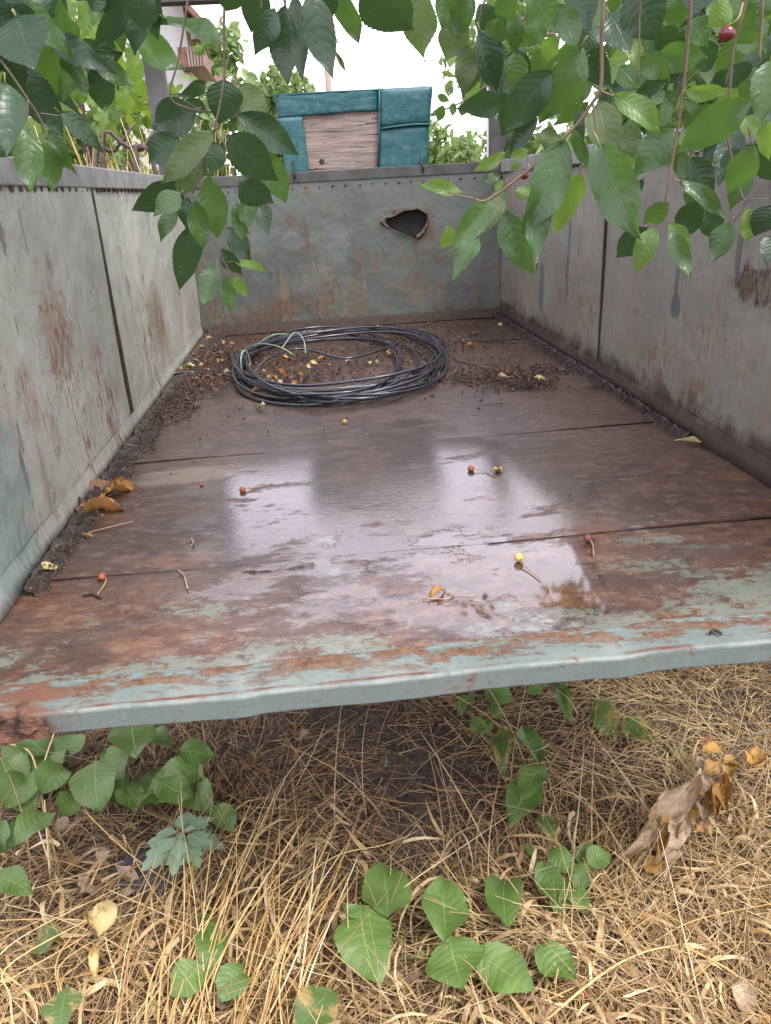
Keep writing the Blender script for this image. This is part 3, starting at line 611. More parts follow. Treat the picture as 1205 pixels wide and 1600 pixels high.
# ------------------------------------------------------------------ leaf meshes
def leaf_mesh(name, mat, W=.46, peak=.42, tipp=1.0, fold=.25, curl=.25, wave=.05, ser=.018, rows=30, twist=0., pet=.11, seed=0, roll=0., bite=0, crk=.004):
    r = random.Random(seed); v = []; f = []; uvs = []
    for i in range(rows+1):
        t = i/rows
        if t < peak: w = math.sin(math.pi/2*(t/peak))**.72
        else: w = math.cos(math.pi/2*((t-peak)/(1-peak)))**(.95*tipp)
        if t > .72: w *= 1-.38*((t-.72)/.28)**1.0*(1-((t-.72)/.28)*.3)
        w = max(w, .012)*W*.5*(1 + (ser if i % 2 else -ser)*1.4)
        for j, u in enumerate((-1, -.55, 0, .55, 1)):
            a = abs(u)
            z = fold*w*a*(1.0-.3*a) - curl*(t**1.8)*.5 + wave*a*math.sin(t*9+seed*1.7+(1.3 if u > 0 else 0))
            z += .03*math.sin(t*5+seed) + crk*(r.uniform(-1, 1)+1.6*math.sin(t*17+u*4+seed))
            x = u*w; y = t
            if roll:
                th = roll*u*min(1, t*3); x = w*math.sin(th)/max(roll, .01)*1.0; z += w*(1-math.cos(th))/max(roll, .01)
            tw = twist*t; x, z = x*math.cos(tw)-z*math.sin(tw), x*math.sin(tw)+z*math.cos(tw)
            v.append((x + .04*math.sin(t*2.5+seed)*t, y, z)); uvs.append((u*.5+.5, t))
    for i in range(rows):
        for j in range(4):
            if bite and ((j == 3 and 7 <= i < 7+bite) or (bite > 1 and j == 0 and i == 13) or (bite > 2 and j == 2 and i == 8)): continue
            f.append((i*5+j, i*5+j+1, (i+1)*5+j+1, (i+1)*5+j))
    mi = [0]*len(f); n0 = len(v)
    if pet:
        pm = MB().tube([(0, -pet, .02), (0, -pet*.5, -.005), (0, .03, -.006)], [.011, .010, .009], 4)
        v += pm.v; f += [tuple(q+n0 for q in ff) for ff in pm.f]; mi += [1]*len(pm.f); uvs += [(.5, .5)]*len(pm.v)
    me = pymesh(name, v, f, True, mi); me.materials.append(mat); me.materials.append(M['petiole'])
    ul = me.uv_layers.new(name='UVMap'); idx = np.zeros(len(me.loops), dtype=np.int32); me.loops.foreach_get('vertex_index', idx)
    ul.data.foreach_set('uv', np.array(uvs, dtype=np.float32)[idx].ravel())
    return me
LM = {}
def leafset(key, mat, n=5, **kw):
    LM[key] = []
    for i in range(n):
        r = random.Random(hash(key) % 97 + i*13) if False else random.Random(len(key)*31+i*13+ord(key[0]))
        a = dict(W=.46, peak=r.uniform(.36, .48), tipp=r.uniform(.9, 1.2), fold=r.uniform(.18, .75), curl=r.uniform(.0, .75), wave=r.uniform(.02, .075), twist=r.uniform(-.3, .3), seed=i*3+ord(key[0]), bite=0); a.update(kw)
        LM[key].append(leaf_mesh('leaf_'+key, M[mat], **a))
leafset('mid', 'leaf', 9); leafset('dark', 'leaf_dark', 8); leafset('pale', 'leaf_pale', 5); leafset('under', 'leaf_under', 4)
leafset('ground', 'leaf_ground', 9, W=.62, tipp=.8, wave=.06, crk=.005); leafset('turn', 'leaf_turn', 4, W=.62, tipp=.85, fold=.3, wave=.06, crk=.007)
leafset('olive', 'leaf_olive', 4, roll=.5, curl=.4, wave=.09, crk=.02); leafset('tan', 'leaf_tan', 6, roll=.55, curl=.35, wave=.09, crk=.02, W=.40); leafset('orange', 'leaf_orange', 5, roll=.6, curl=.45, wave=.10, crk=.02)
leafset('yellow', 'leaf_yellow', 4, roll=.35, wave=.05); leafset('brown', 'leaf_brown', 4, roll=.8, wave=.10, curl=.4)
def place_leaf(B, T, wid, kind, parent, tilt=None, toward=None, name='leaf', up=None):
    """a leaf from its base point to its tip point; wid = real width; faces the given direction, rolled a little"""
    B = np.array(B, float); T = np.array(T, float); y = T-B; L = np.linalg.norm(y); y = y/L
    n = np.array(toward, float) if toward is not None else CAM-B
    n = n - y*np.dot(n, y); n /= np.linalg.norm(n)+1e-9
    a = tilt if tilt is not None else random.uniform(-.6, .6)
    n = n*math.cos(a) + np.cross(y, n)*math.sin(a); x = np.cross(y, n)
    me = random.choice(LM[kind]); W0 = .46 if kind not in ('ground', 'turn') else .62
    sx = wid/W0*random.uniform(.97, 1.05)*(.88 if kind in ('mid', 'dark', 'pale', 'under') else 1)
    Mx = Matrix(((x[0]*sx, y[0]*L, n[0]*L, B[0]), (x[1]*sx, y[1]*L, n[1]*L, B[1]), (x[2]*sx, y[2]*L, n[2]*L, B[2]), (0, 0, 0, 1)))
    return put(name, me, Mx, parent)

# ------------------------------------------------------------------ cherry tree with the branches hanging over the bed
TRUNK = (2.25, .15, GZ)
ct = thing('cherry_tree', TRUNK, 'cherry tree with glossy leafy branches hanging over the trailer bed', 'tree')
MB().tube(spline([(2.25, .15, GZ-.05), (2.22, .18, -.1), (2.12, .22, .6), (2.0, .3, 1.25)], 5), list(np.linspace(.13, .085, 16)), 10).build('trunk', M['bark'], ct, True)
limbs = {'a': [(2.0, .3, 1.25), (1.4, .32, 1.62), (.5, .25, 1.62), (-.3, .22, 1.5), (-1.1, .3, 1.35)],
         'b': [(2.0, .3, 1.25), (1.8, 1.2, 1.7), (1.5, 2.3, 1.9), (1.2, 3.4, 1.8)],
         'c': [(2.0, .3, 1.25), (2.0, -.5, 1.9), (1.4, -1.4, 2.3)]}
for k_, p in limbs.items():
    s = spline(p, 6); MB().tube(s, list(np.linspace(.065, .014, len(s))), 8).build('limb', M['bark'], ct, True)
def crop(sx, ox, oy): return lambda x, y: (x/sx+ox, y/sx+oy)
C1, C2, C3 = crop(2.510, 0, 0), crop(2.739, 380, 0), crop(2.386, 700, 0)
def cluster(cv, twigs, leaves, d, jd=.10, hang=None, mat='twig'):
    """one hanging shoot: its stems, then its leaves (base, tip, width, kind) at their own distances"""
    m = MB(); first = None
    for tw in twigs:
        dd = tw[0]; pts = []
        for q in tw[2:]:
            px, py = cv(q[0], q[1]); pts.append(at(px, py, dd + (q[2] if len(q) > 2 else 0)))
        if tw[1] > .0022 and hang is not None:
            a = pts[0]; hg = np.array(hang); dr = a-pts[1]; dr[1] *= .3; dr[2] = max(dr[2], .01); dr /= np.linalg.norm(dr); e1 = a+dr*.16; e2 = (e1+hg)/2+np.array([0, 0, .08]); pts = [hg, e2, e1] + pts
        s = spline(pts, 6); rt = tw[1]*.66; m.tube(s, list(np.linspace(rt, rt*.6, len(s))), 6)
    t = m.build('twig', M[mat], ct, True)
    for lf in leaves:
        bx, by, tx, ty, w, kind = lf[:6]; ofs = lf[6] if len(lf) > 6 else 0
        dl = d + ofs + random.uniform(-jd, jd)*.6
        B = cv(bx, by); T = cv(tx, ty)
        Lpx = math.hypot(T[0]-B[0], T[1]-B[1])
        dz = random.uniform(-.45, .30)*Lpx/FPX*dl
        Bw, Tw = at(*B, dl), at(*T, dl+dz)
        wid = w/(cv(1, 0)[0]-cv(0, 0)[0])**-1/FPX*dl
        place_leaf(Bw, Tw, wid*1.08, kind, t, random.uniform(-.45, .45), None if kind != 'edge' else None)
    return t
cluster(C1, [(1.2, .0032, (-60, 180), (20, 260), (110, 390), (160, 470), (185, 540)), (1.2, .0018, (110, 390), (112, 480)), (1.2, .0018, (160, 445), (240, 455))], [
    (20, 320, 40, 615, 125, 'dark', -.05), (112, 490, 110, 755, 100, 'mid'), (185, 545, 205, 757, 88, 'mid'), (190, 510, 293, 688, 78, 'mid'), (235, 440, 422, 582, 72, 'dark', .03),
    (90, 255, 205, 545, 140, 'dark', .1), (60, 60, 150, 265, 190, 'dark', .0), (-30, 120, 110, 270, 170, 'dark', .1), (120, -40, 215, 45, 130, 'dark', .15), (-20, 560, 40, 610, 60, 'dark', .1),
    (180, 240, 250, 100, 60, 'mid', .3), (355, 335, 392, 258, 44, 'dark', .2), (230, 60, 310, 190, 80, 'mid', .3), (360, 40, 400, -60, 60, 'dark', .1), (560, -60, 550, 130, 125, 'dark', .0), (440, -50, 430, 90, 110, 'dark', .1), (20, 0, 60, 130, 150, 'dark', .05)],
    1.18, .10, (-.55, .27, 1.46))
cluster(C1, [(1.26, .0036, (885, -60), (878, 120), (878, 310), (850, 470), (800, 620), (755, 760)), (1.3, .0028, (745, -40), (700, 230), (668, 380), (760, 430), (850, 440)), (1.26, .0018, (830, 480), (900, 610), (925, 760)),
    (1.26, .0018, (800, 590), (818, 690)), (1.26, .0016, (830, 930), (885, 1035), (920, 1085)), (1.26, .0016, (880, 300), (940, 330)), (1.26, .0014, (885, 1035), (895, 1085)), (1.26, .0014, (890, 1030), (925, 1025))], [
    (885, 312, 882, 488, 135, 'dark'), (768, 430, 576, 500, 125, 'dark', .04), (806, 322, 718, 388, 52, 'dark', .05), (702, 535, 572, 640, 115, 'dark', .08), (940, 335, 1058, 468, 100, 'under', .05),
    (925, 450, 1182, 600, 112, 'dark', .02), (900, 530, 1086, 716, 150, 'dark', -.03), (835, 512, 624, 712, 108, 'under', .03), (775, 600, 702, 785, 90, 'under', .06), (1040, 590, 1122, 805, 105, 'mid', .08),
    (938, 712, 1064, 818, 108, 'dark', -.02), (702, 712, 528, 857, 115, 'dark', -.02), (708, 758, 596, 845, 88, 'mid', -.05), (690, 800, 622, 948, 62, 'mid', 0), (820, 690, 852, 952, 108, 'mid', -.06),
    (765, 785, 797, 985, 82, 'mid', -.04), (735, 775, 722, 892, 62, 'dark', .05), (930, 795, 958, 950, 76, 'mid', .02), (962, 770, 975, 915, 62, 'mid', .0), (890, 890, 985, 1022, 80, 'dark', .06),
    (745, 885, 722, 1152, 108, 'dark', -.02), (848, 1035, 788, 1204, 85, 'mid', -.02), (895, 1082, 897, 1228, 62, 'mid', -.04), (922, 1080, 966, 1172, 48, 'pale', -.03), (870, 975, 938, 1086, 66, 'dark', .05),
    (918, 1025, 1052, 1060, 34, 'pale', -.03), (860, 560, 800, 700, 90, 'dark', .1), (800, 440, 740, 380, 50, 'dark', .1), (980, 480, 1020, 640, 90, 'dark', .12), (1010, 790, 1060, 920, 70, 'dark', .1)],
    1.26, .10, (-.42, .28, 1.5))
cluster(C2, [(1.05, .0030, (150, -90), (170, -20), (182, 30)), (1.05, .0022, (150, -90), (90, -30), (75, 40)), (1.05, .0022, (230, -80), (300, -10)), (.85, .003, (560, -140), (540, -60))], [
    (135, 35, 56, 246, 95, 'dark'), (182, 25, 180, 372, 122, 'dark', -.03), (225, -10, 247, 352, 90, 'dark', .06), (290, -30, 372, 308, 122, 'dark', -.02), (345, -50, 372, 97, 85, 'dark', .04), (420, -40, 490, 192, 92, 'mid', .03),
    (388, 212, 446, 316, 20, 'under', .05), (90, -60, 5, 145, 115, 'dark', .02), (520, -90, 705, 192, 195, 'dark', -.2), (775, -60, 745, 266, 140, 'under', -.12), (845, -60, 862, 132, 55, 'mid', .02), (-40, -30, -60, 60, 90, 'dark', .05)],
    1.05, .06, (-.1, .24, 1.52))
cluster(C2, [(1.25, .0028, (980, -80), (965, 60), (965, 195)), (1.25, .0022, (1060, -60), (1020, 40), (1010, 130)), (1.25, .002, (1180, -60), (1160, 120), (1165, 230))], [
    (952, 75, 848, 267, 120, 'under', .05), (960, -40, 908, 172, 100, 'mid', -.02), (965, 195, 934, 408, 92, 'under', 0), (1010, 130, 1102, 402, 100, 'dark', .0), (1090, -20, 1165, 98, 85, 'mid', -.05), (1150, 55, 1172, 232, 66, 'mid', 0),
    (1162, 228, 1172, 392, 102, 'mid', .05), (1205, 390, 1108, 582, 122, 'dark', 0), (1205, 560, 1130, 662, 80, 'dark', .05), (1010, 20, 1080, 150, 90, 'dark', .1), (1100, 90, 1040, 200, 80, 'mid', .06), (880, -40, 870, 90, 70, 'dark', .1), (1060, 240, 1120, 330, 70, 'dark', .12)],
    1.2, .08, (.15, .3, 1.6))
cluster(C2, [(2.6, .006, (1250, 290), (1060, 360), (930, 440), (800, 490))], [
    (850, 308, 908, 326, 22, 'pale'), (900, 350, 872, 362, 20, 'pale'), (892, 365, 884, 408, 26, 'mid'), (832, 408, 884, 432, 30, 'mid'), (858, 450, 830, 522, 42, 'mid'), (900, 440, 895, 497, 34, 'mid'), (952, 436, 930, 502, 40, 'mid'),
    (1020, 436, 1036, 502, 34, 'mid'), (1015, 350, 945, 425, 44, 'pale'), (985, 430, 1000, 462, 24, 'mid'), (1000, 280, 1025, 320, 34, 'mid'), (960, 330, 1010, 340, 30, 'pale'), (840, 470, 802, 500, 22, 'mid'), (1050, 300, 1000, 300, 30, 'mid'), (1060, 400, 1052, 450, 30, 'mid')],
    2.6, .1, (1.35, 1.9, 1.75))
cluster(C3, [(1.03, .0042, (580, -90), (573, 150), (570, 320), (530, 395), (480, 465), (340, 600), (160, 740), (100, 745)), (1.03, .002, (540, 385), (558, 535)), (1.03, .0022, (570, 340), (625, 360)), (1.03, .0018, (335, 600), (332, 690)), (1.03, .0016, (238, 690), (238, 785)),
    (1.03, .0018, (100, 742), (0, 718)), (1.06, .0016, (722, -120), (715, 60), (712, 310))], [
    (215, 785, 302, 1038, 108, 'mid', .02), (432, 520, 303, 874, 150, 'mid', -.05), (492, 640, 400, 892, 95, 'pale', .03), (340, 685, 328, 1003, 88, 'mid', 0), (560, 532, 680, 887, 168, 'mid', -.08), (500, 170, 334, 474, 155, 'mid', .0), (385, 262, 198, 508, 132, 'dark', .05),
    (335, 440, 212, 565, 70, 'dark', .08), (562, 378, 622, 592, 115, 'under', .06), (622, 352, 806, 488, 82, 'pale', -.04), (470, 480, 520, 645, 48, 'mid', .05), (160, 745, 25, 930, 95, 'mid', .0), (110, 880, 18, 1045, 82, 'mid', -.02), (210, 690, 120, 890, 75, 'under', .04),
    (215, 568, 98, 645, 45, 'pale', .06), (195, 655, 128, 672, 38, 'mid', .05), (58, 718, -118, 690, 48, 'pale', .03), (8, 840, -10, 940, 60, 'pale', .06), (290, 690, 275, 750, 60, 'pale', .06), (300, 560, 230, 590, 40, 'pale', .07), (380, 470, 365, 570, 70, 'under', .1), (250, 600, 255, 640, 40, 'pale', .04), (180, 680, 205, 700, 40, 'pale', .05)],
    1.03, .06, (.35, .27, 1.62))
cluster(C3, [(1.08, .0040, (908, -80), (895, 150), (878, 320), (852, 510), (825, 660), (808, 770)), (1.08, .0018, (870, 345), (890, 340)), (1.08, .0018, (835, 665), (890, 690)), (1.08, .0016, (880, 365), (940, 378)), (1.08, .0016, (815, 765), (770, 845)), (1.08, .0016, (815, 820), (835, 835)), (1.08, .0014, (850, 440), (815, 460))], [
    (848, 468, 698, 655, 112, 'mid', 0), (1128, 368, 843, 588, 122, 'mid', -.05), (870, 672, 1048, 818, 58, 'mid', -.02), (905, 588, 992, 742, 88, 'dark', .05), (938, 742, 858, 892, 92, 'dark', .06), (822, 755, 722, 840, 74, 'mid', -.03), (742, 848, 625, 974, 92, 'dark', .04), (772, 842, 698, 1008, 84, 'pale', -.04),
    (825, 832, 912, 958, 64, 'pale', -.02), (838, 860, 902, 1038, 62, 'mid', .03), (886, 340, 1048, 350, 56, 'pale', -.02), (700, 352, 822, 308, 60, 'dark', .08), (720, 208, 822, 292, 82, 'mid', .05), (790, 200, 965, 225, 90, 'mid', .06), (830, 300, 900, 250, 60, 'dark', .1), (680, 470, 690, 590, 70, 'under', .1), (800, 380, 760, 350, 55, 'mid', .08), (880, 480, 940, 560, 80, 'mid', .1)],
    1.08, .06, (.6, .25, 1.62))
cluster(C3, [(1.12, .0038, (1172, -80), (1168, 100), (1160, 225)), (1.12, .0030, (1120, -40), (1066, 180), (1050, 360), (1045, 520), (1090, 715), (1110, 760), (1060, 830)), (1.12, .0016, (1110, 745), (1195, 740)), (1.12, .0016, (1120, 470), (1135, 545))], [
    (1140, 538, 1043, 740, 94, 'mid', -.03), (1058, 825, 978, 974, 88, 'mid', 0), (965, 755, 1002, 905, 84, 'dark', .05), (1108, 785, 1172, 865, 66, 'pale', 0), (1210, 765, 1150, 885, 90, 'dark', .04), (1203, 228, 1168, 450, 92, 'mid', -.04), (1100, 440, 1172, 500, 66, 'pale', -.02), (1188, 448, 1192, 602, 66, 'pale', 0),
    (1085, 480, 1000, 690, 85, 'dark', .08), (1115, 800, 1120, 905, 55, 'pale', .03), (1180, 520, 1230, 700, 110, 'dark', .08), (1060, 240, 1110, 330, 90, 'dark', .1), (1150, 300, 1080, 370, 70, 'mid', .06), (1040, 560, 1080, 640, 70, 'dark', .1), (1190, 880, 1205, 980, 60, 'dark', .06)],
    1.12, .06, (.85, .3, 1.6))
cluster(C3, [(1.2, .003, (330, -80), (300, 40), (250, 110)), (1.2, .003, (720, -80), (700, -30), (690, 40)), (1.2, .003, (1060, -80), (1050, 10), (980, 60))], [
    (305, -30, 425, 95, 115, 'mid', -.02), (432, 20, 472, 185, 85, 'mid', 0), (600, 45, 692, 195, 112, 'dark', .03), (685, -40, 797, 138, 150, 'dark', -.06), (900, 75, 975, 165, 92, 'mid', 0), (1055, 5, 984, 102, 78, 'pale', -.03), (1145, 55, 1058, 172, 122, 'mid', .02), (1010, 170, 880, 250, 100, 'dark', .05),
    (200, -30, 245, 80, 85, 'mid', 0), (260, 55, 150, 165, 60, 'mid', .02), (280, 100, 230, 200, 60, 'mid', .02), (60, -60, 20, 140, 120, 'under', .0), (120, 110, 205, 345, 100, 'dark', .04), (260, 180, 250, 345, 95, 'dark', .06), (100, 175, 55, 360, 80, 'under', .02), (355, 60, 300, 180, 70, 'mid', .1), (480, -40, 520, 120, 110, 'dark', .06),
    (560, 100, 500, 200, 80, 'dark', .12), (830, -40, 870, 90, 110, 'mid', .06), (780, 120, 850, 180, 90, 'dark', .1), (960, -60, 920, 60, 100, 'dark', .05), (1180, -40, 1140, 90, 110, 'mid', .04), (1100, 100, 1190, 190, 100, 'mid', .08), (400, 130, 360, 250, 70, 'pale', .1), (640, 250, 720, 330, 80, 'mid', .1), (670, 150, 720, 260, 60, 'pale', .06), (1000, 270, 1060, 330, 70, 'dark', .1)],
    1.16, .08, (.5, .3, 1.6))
# deeper leaves filling the right-hand branch
tw = MB(); pts = [np.array((.9, .8, 1.65)), at(1000, -20, 1.75), at(1000, 60, 1.7), at(985, 150, 1.7)]; tw.tube(spline(pts, 5), .0035, 6)
pts = [np.array((1.0, .9, 1.65)), at(1120, -20, 1.8), at(1130, 90, 1.75), at(1110, 230, 1.7)]; tw.tube(spline(pts, 5), .0035, 6)
pts = [np.array((.8, .9, 1.65)), at(860, -20, 1.7), at(870, 60, 1.7), at(850, 150, 1.65)]; tw.tube(spline(pts, 5), .0035, 6)
deep = tw.build('twig', M['twig'], ct, True)
r2 = random.Random(5)
for i in range(95):
    px, py = r2.uniform(790, 1230), r2.uniform(-30, 300)
    if px < 860 and py > 160: continue
    if py > 225 and r2.random() < .6: continue
    d = r2.uniform(1.35, 1.95); L = r2.uniform(.075, .115); th = r2.gauss(0, .75)
    B = at(px, py, d); T = B + np.array([math.sin(th)*L*.9, r2.uniform(-.5, .5)*L, -math.cos(th)*L*.8])
    place_leaf(B, T, L*r2.uniform(.38, .5), r2.choice(['mid', 'mid', 'dark', 'dark', 'mid', 'pale', 'under']), deep, r2.uniform(-.8, .8))
tw = MB()
for (a_, b_, c_) in ((40, 30, 90), (150, 175, 60), (235, 205, 30)):
    tw.tube(spline([np.array((-.7, .35, 1.45)), at(a_, -80, 1.5), at(b_, -10, 1.45), at(b_+10, c_, 1.45)], 5), .0022, 6)
deep2 = tw.build('twig', M['twig'], ct, True)
for i in range(40):
    px, py = r2.uniform(-30, 265), r2.uniform(-50, 95)
    if px > 225 and py > 40: continue
    d = r2.uniform(1.25, 1.7); L = r2.uniform(.075, .12); th = r2.gauss(0, .7)
    B = at(px, py, d); T = B + np.array([math.sin(th)*L*.9, r2.uniform(-.5, .5)*L, -math.cos(th)*L*.8])
    place_leaf(B, T, L*r2.uniform(.38, .5), r2.choice(['mid', 'dark', 'dark', 'dark', 'mid']), deep2, r2.uniform(-.8, .8))
# fruit still on the branch
for (px, py, rr, d, sx, sy) in ((700+1040/2.386, 125/2.386, .0088, 1.08, 700+1100/2.386, 10/2.386), (700+285/2.386, 655/2.386, .0050, 1.05, 700+300/2.386, 610/2.386)):
    c = at(px, py, d); ch = MB().ball(c, rr, 14, 10, (1, 1, .93)).build('cherry', M['cherry_red'], ct, True)
    MB().tube(spline([at(sx, sy, d+.02), (at(sx, sy, d)+c)/2+np.array([.004, 0, 0]), c+np.array([0, 0, rr*.8])], 4), .0011, 5).build('stalk', M['petiole'], ch, True)

def foliage(name, mat, centers, radii, n, size, parent=None, droop=.5, flat=1., aspect=.45, tint=(0, 1), seed=1):
    g = np.random.default_rng(seed); k = len(centers); ci = g.integers(0, k, n)
    d = g.normal(0, 1, (n, 3)); d /= np.linalg.norm(d, axis=1)[:, None]; rr = g.random(n)**.45
    base = np.array(centers)[ci] + d*rr[:, None]*np.array(radii)[ci][:, None]*np.array([1, 1, flat])
    L = g.uniform(size[0], size[1], n)[:, None]; y = g.normal(0, 1, (n, 3))*.8; y[:, 2] -= droop; y /= np.linalg.norm(y, axis=1)[:, None]
    nn = g.normal(0, 1, (n, 3)); nn[:, 2] += .6; x = np.cross(y, nn); x /= np.linalg.norm(x, axis=1)[:, None]; z = np.cross(x, y)
    def P(a, b, c): return base + x*a*L*aspect + y*b*L + z*c*L
    V = np.stack([P(0, 0, 0), P(-.5, .32, .07), P(-.42, .66, .05), P(0, 1, -.08), P(.42, .66, .05), P(.5, .32, .07)], 1).reshape(-1, 3)
    o = np.arange(n)[:, None]*6; F = np.concatenate([o+np.array([[0, 3, 2, 1]]), o+np.array([[0, 5, 4, 3]])])
    ti = np.repeat(np.clip(g.normal(.45, .28, n)*(tint[1]-tint[0])+tint[0], 0, 1), 6)
    return obj(name, fastmesh(name, V, F, ti, False), mat, parent)
def blobs(n, lo, hi, r, seed, keep=None):
    g = random.Random(seed); c = []; rd = []
    while len(c) < n:
        p = (g.uniform(lo[0], hi[0]), g.uniform(lo[1], hi[1]), g.uniform(lo[2], hi[2]))
        if keep and not keep(p): continue
        c.append(p); rd.append(g.uniform(*r))
    return c, rd
# crown: behind the right-hand wall; leaves overhead, beyond the frame, are added for shading and reflection
c, rd = blobs(70, (1.12, .5, .2), (2.9, 4.6, 2.7), (.18, .34), 3, lambda p: p[0] > 1.02+.10*(p[1]-.5))
o = foliage('crown', M['crown'], c, rd, 15000, (.07, .12), ct, seed=4); o['kind'] = 'stuff'
c, rd = blobs(20, (-1.2, -.2, 1.5), (2.6, .9, 2.2), (.16, .28), 8)
o = foliage('crown', M['crown'], c, rd, 2400, (.07, .12), ct, seed=6); o['kind'] = 'stuff'

# ------------------------------------------------------------------ teal box behind the headboard
BY = BL+.075
def bp(px, py, y=BY): return at_y(px, py, y)
box_base = bp(556, 268); bx = thing('covered_box', (box_base[0], BY+.15, BH-.1), 'plywood box wrapped in teal leatherette, hung behind the headboard', 'box')
TL, TR, BR_, BL_ = bp(428, 148), bp(676, 136), bp(667, 275), bp(449, 286)
def slab(q, y0, y1, mat, name, parent, bulge=0., sub=8, bev=0, wr=0.):
    """a puffy quad panel between two depths, corners given clockwise from top left (x, z taken)"""
    A = [np.array((p[0], 0, p[2])) for p in q]; v = []; f = []
    for j in range(sub+1):
        for i in range(sub+1):
            s, t = i/sub, j/sub; p = (A[0]*(1-s)+A[1]*s)*(1-t)+(A[3]*(1-s)+A[2]*s)*t
            e = min(s, 1-s, t, 1-t); b = bulge*min(1, e*5)**.6 + (random.uniform(-wr, wr) if e > 0 else 0)
            v.append((p[0]+(random.uniform(-wr, wr)*.5), y0-b, p[2]+(random.uniform(-wr, wr)*.5)))
    k = sub+1
    for j in range(sub):
        for i in range(sub): f.append((j*k+i, (j+1)*k+i, (j+1)*k+i+1, j*k+i+1))
    ring = [i for i in range(k)] + [j*k+sub for j in range(1, k)] + [sub*k+i for i in range(sub-1, -1, -1)] + [j*k for j in range(sub-1, 0, -1)]
    o0 = len(v); v += [(v[i][0], y1, v[i][2]) for i in ring]; n = len(ring)
    for i in range(n): f.append((ring[i], ring[(i+1) % n], o0+(i+1) % n, o0+i))
    f.append(tuple(o0+i for i in range(n)))
    return obj(name, pymesh(name, v, f, True), mat, parent)
slab([TL, TR, BR_, BL_], BY+.02, BY+.30, M['teal'], 'case', bx, .0, 6)
face = slab([bp(463, 172), bp(600, 166), bp(598, 277), bp(474, 284)], BY+.012, BY+.019, M['ply'], 'plywood_face', bx, .0, 10, wr=.0006)
hc = bp(503, 253, BY+.011); MB().tube([(hc[0], BY+.0112, hc[2]), (hc[0], BY+.03, hc[2])], .013, 14).build('knot_hole', M['darkgap'], face)
slab([bp(429, 147), bp(592, 139), bp(592, 172), bp(434, 184)], BY+.003, BY+.0185, M['teal'], 'cover_strip', bx, .003, 12, wr=.0022)
slab([bp(433.5, 183), bp(472, 180.5), bp(485, 283), bp(449, 286)], BY+.004, BY+.0185, M['teal'], 'cover_strip', bx, .003, 12, wr=.0022)
slab([bp(594, 139), bp(676, 135), bp(672, 193), bp(594, 199)], BY-.003, BY+.0185, M['teal'], 'cover_strip', bx, .006, 10, wr=.0018)
slab([bp(592, 200), bp(671, 195), bp(667, 276), bp(590, 280)], BY, BY+.0185, M['teal'], 'cover_strip', bx, .005, 10, wr=.0018)
m = MB().tube([bp(593, 137, BY-.004), bp(593, 170, BY-.007), bp(593, 200, BY-.006), bp(591, 260, BY-.004)], .0045, 6); m.build('piping', M['teal'], bx, True)
MB().tube([bp(430, 149, BY+.004), bp(520, 143.5, BY+.004), bp(675, 136.5, BY+.004)], .005, 6).build('piping', M['teal'], bx, True)
MB().tube(spline([bp(595, 201, BY-.006), bp(640, 195, BY-.008), bp(672, 194, BY-.006)], 4), .005, 6).build('fold', M['teal'], bx, True)
for px in (459, 660):
    q = bp(px, 268 if px < 500 else 258, BL-.006); z0 = BH-.003
    MB().tube([(q[0], BY+.0, z0+.05), (q[0], BY-.004, z0+.012), (q[0], BL+.02, z0+.005), (q[0], BL-.007, z0+.004), (q[0]+.003, BL-.009, z0-.028)], .0055, 6).build('hook', M['darkgap'], bx, True)

# ------------------------------------------------------------------ cable coil
cc = at_z(545, 577, 0); cpt = at_z(545, 577, .0)
coil = thing('cable_coil', (cc[0], cc[1], 0), 'loose coil of black cable lying on the trailer floor by the headboard', 'cable')
e_l, e_r = at_z(372, 585, 0), at_z(716, 570, 0); RX = abs(e_r[0]-e_l[0])/2; RY = (at_z(540, 514, 0)[1]-at_z(520, 641, 0)[1])/2
r3 = random.Random(21)
cxm, cym = (e_l[0]+e_r[0])/2, (at_z(540, 514, 0)[1]+at_z(520, 641, 0)[1])/2
for i in range(12):
    rx = RX*(r3.uniform(.88, 1.0) if i % 3 else r3.uniform(.70, .88)); ry = RY*r3.uniform(.62, 1.0); ph = r3.uniform(0, 6.28)
    ox = -(RX-rx)*r3.uniform(.8, 1.0); oy = -(RY-ry)*r3.uniform(-.2, 1.0); z0 = .007+i*.0028
    pts = []
    for k in range(44):
        th = 2*math.pi*k/44
        z = z0 + .016*math.sin(th+ph) + .008*math.sin(3*th+ph*2) + .012*math.exp(-((th-3.5)**2)/.2)
        wob = 1+.05*math.sin(2*th+ph)+.022*math.sin(3*th+ph*1.7)+.006*math.sin(7*th+ph)
        pts.append((cxm+ox+rx*wob*math.cos(th), cym+oy+ry*wob*math.sin(th), max(.007, z)))
    MB().tube(pts, .0050, 8, closed=True).build('loop', M['cable'], coil, True)
def fl(px, py, z=.008): return at_z(px, py, z)
for pts in ([fl(258, 592), fl(275, 583, .02), fl(310, 582), fl(350, 586, .012), fl(385, 594, .02), fl(440, 605, .02)],
            [fl(358, 545, .03), fl(364, 560, .05), fl(372, 575, .05), fl(384, 590, .03)],
            [fl(392, 590, .02), fl(420, 560, .05), fl(470, 545, .05), fl(540, 560, .035), fl(600, 545, .03), fl(625, 535, .03)]):
    MB().tube(spline(pts, 6), .0050, 8).build('loose_end', M['cable'], coil, True)
for pts in ([fl(375, 550, .03), fl(400, 538, .07), fl(430, 540, .08), fl(455, 552, .06), fl(462, 560, .03)], [fl(440, 545, .06), fl(460, 520, .10), fl(474, 530, .08), fl(478, 552, .04)], [fl(392, 545, .05), fl(425, 524, .10), fl(450, 522, .09)]):
    MB().tube(spline(pts, 6), .0022, 6).build('thin_wire', M['wire'], coil, True)
tq = [fl(386, 588, .012)]
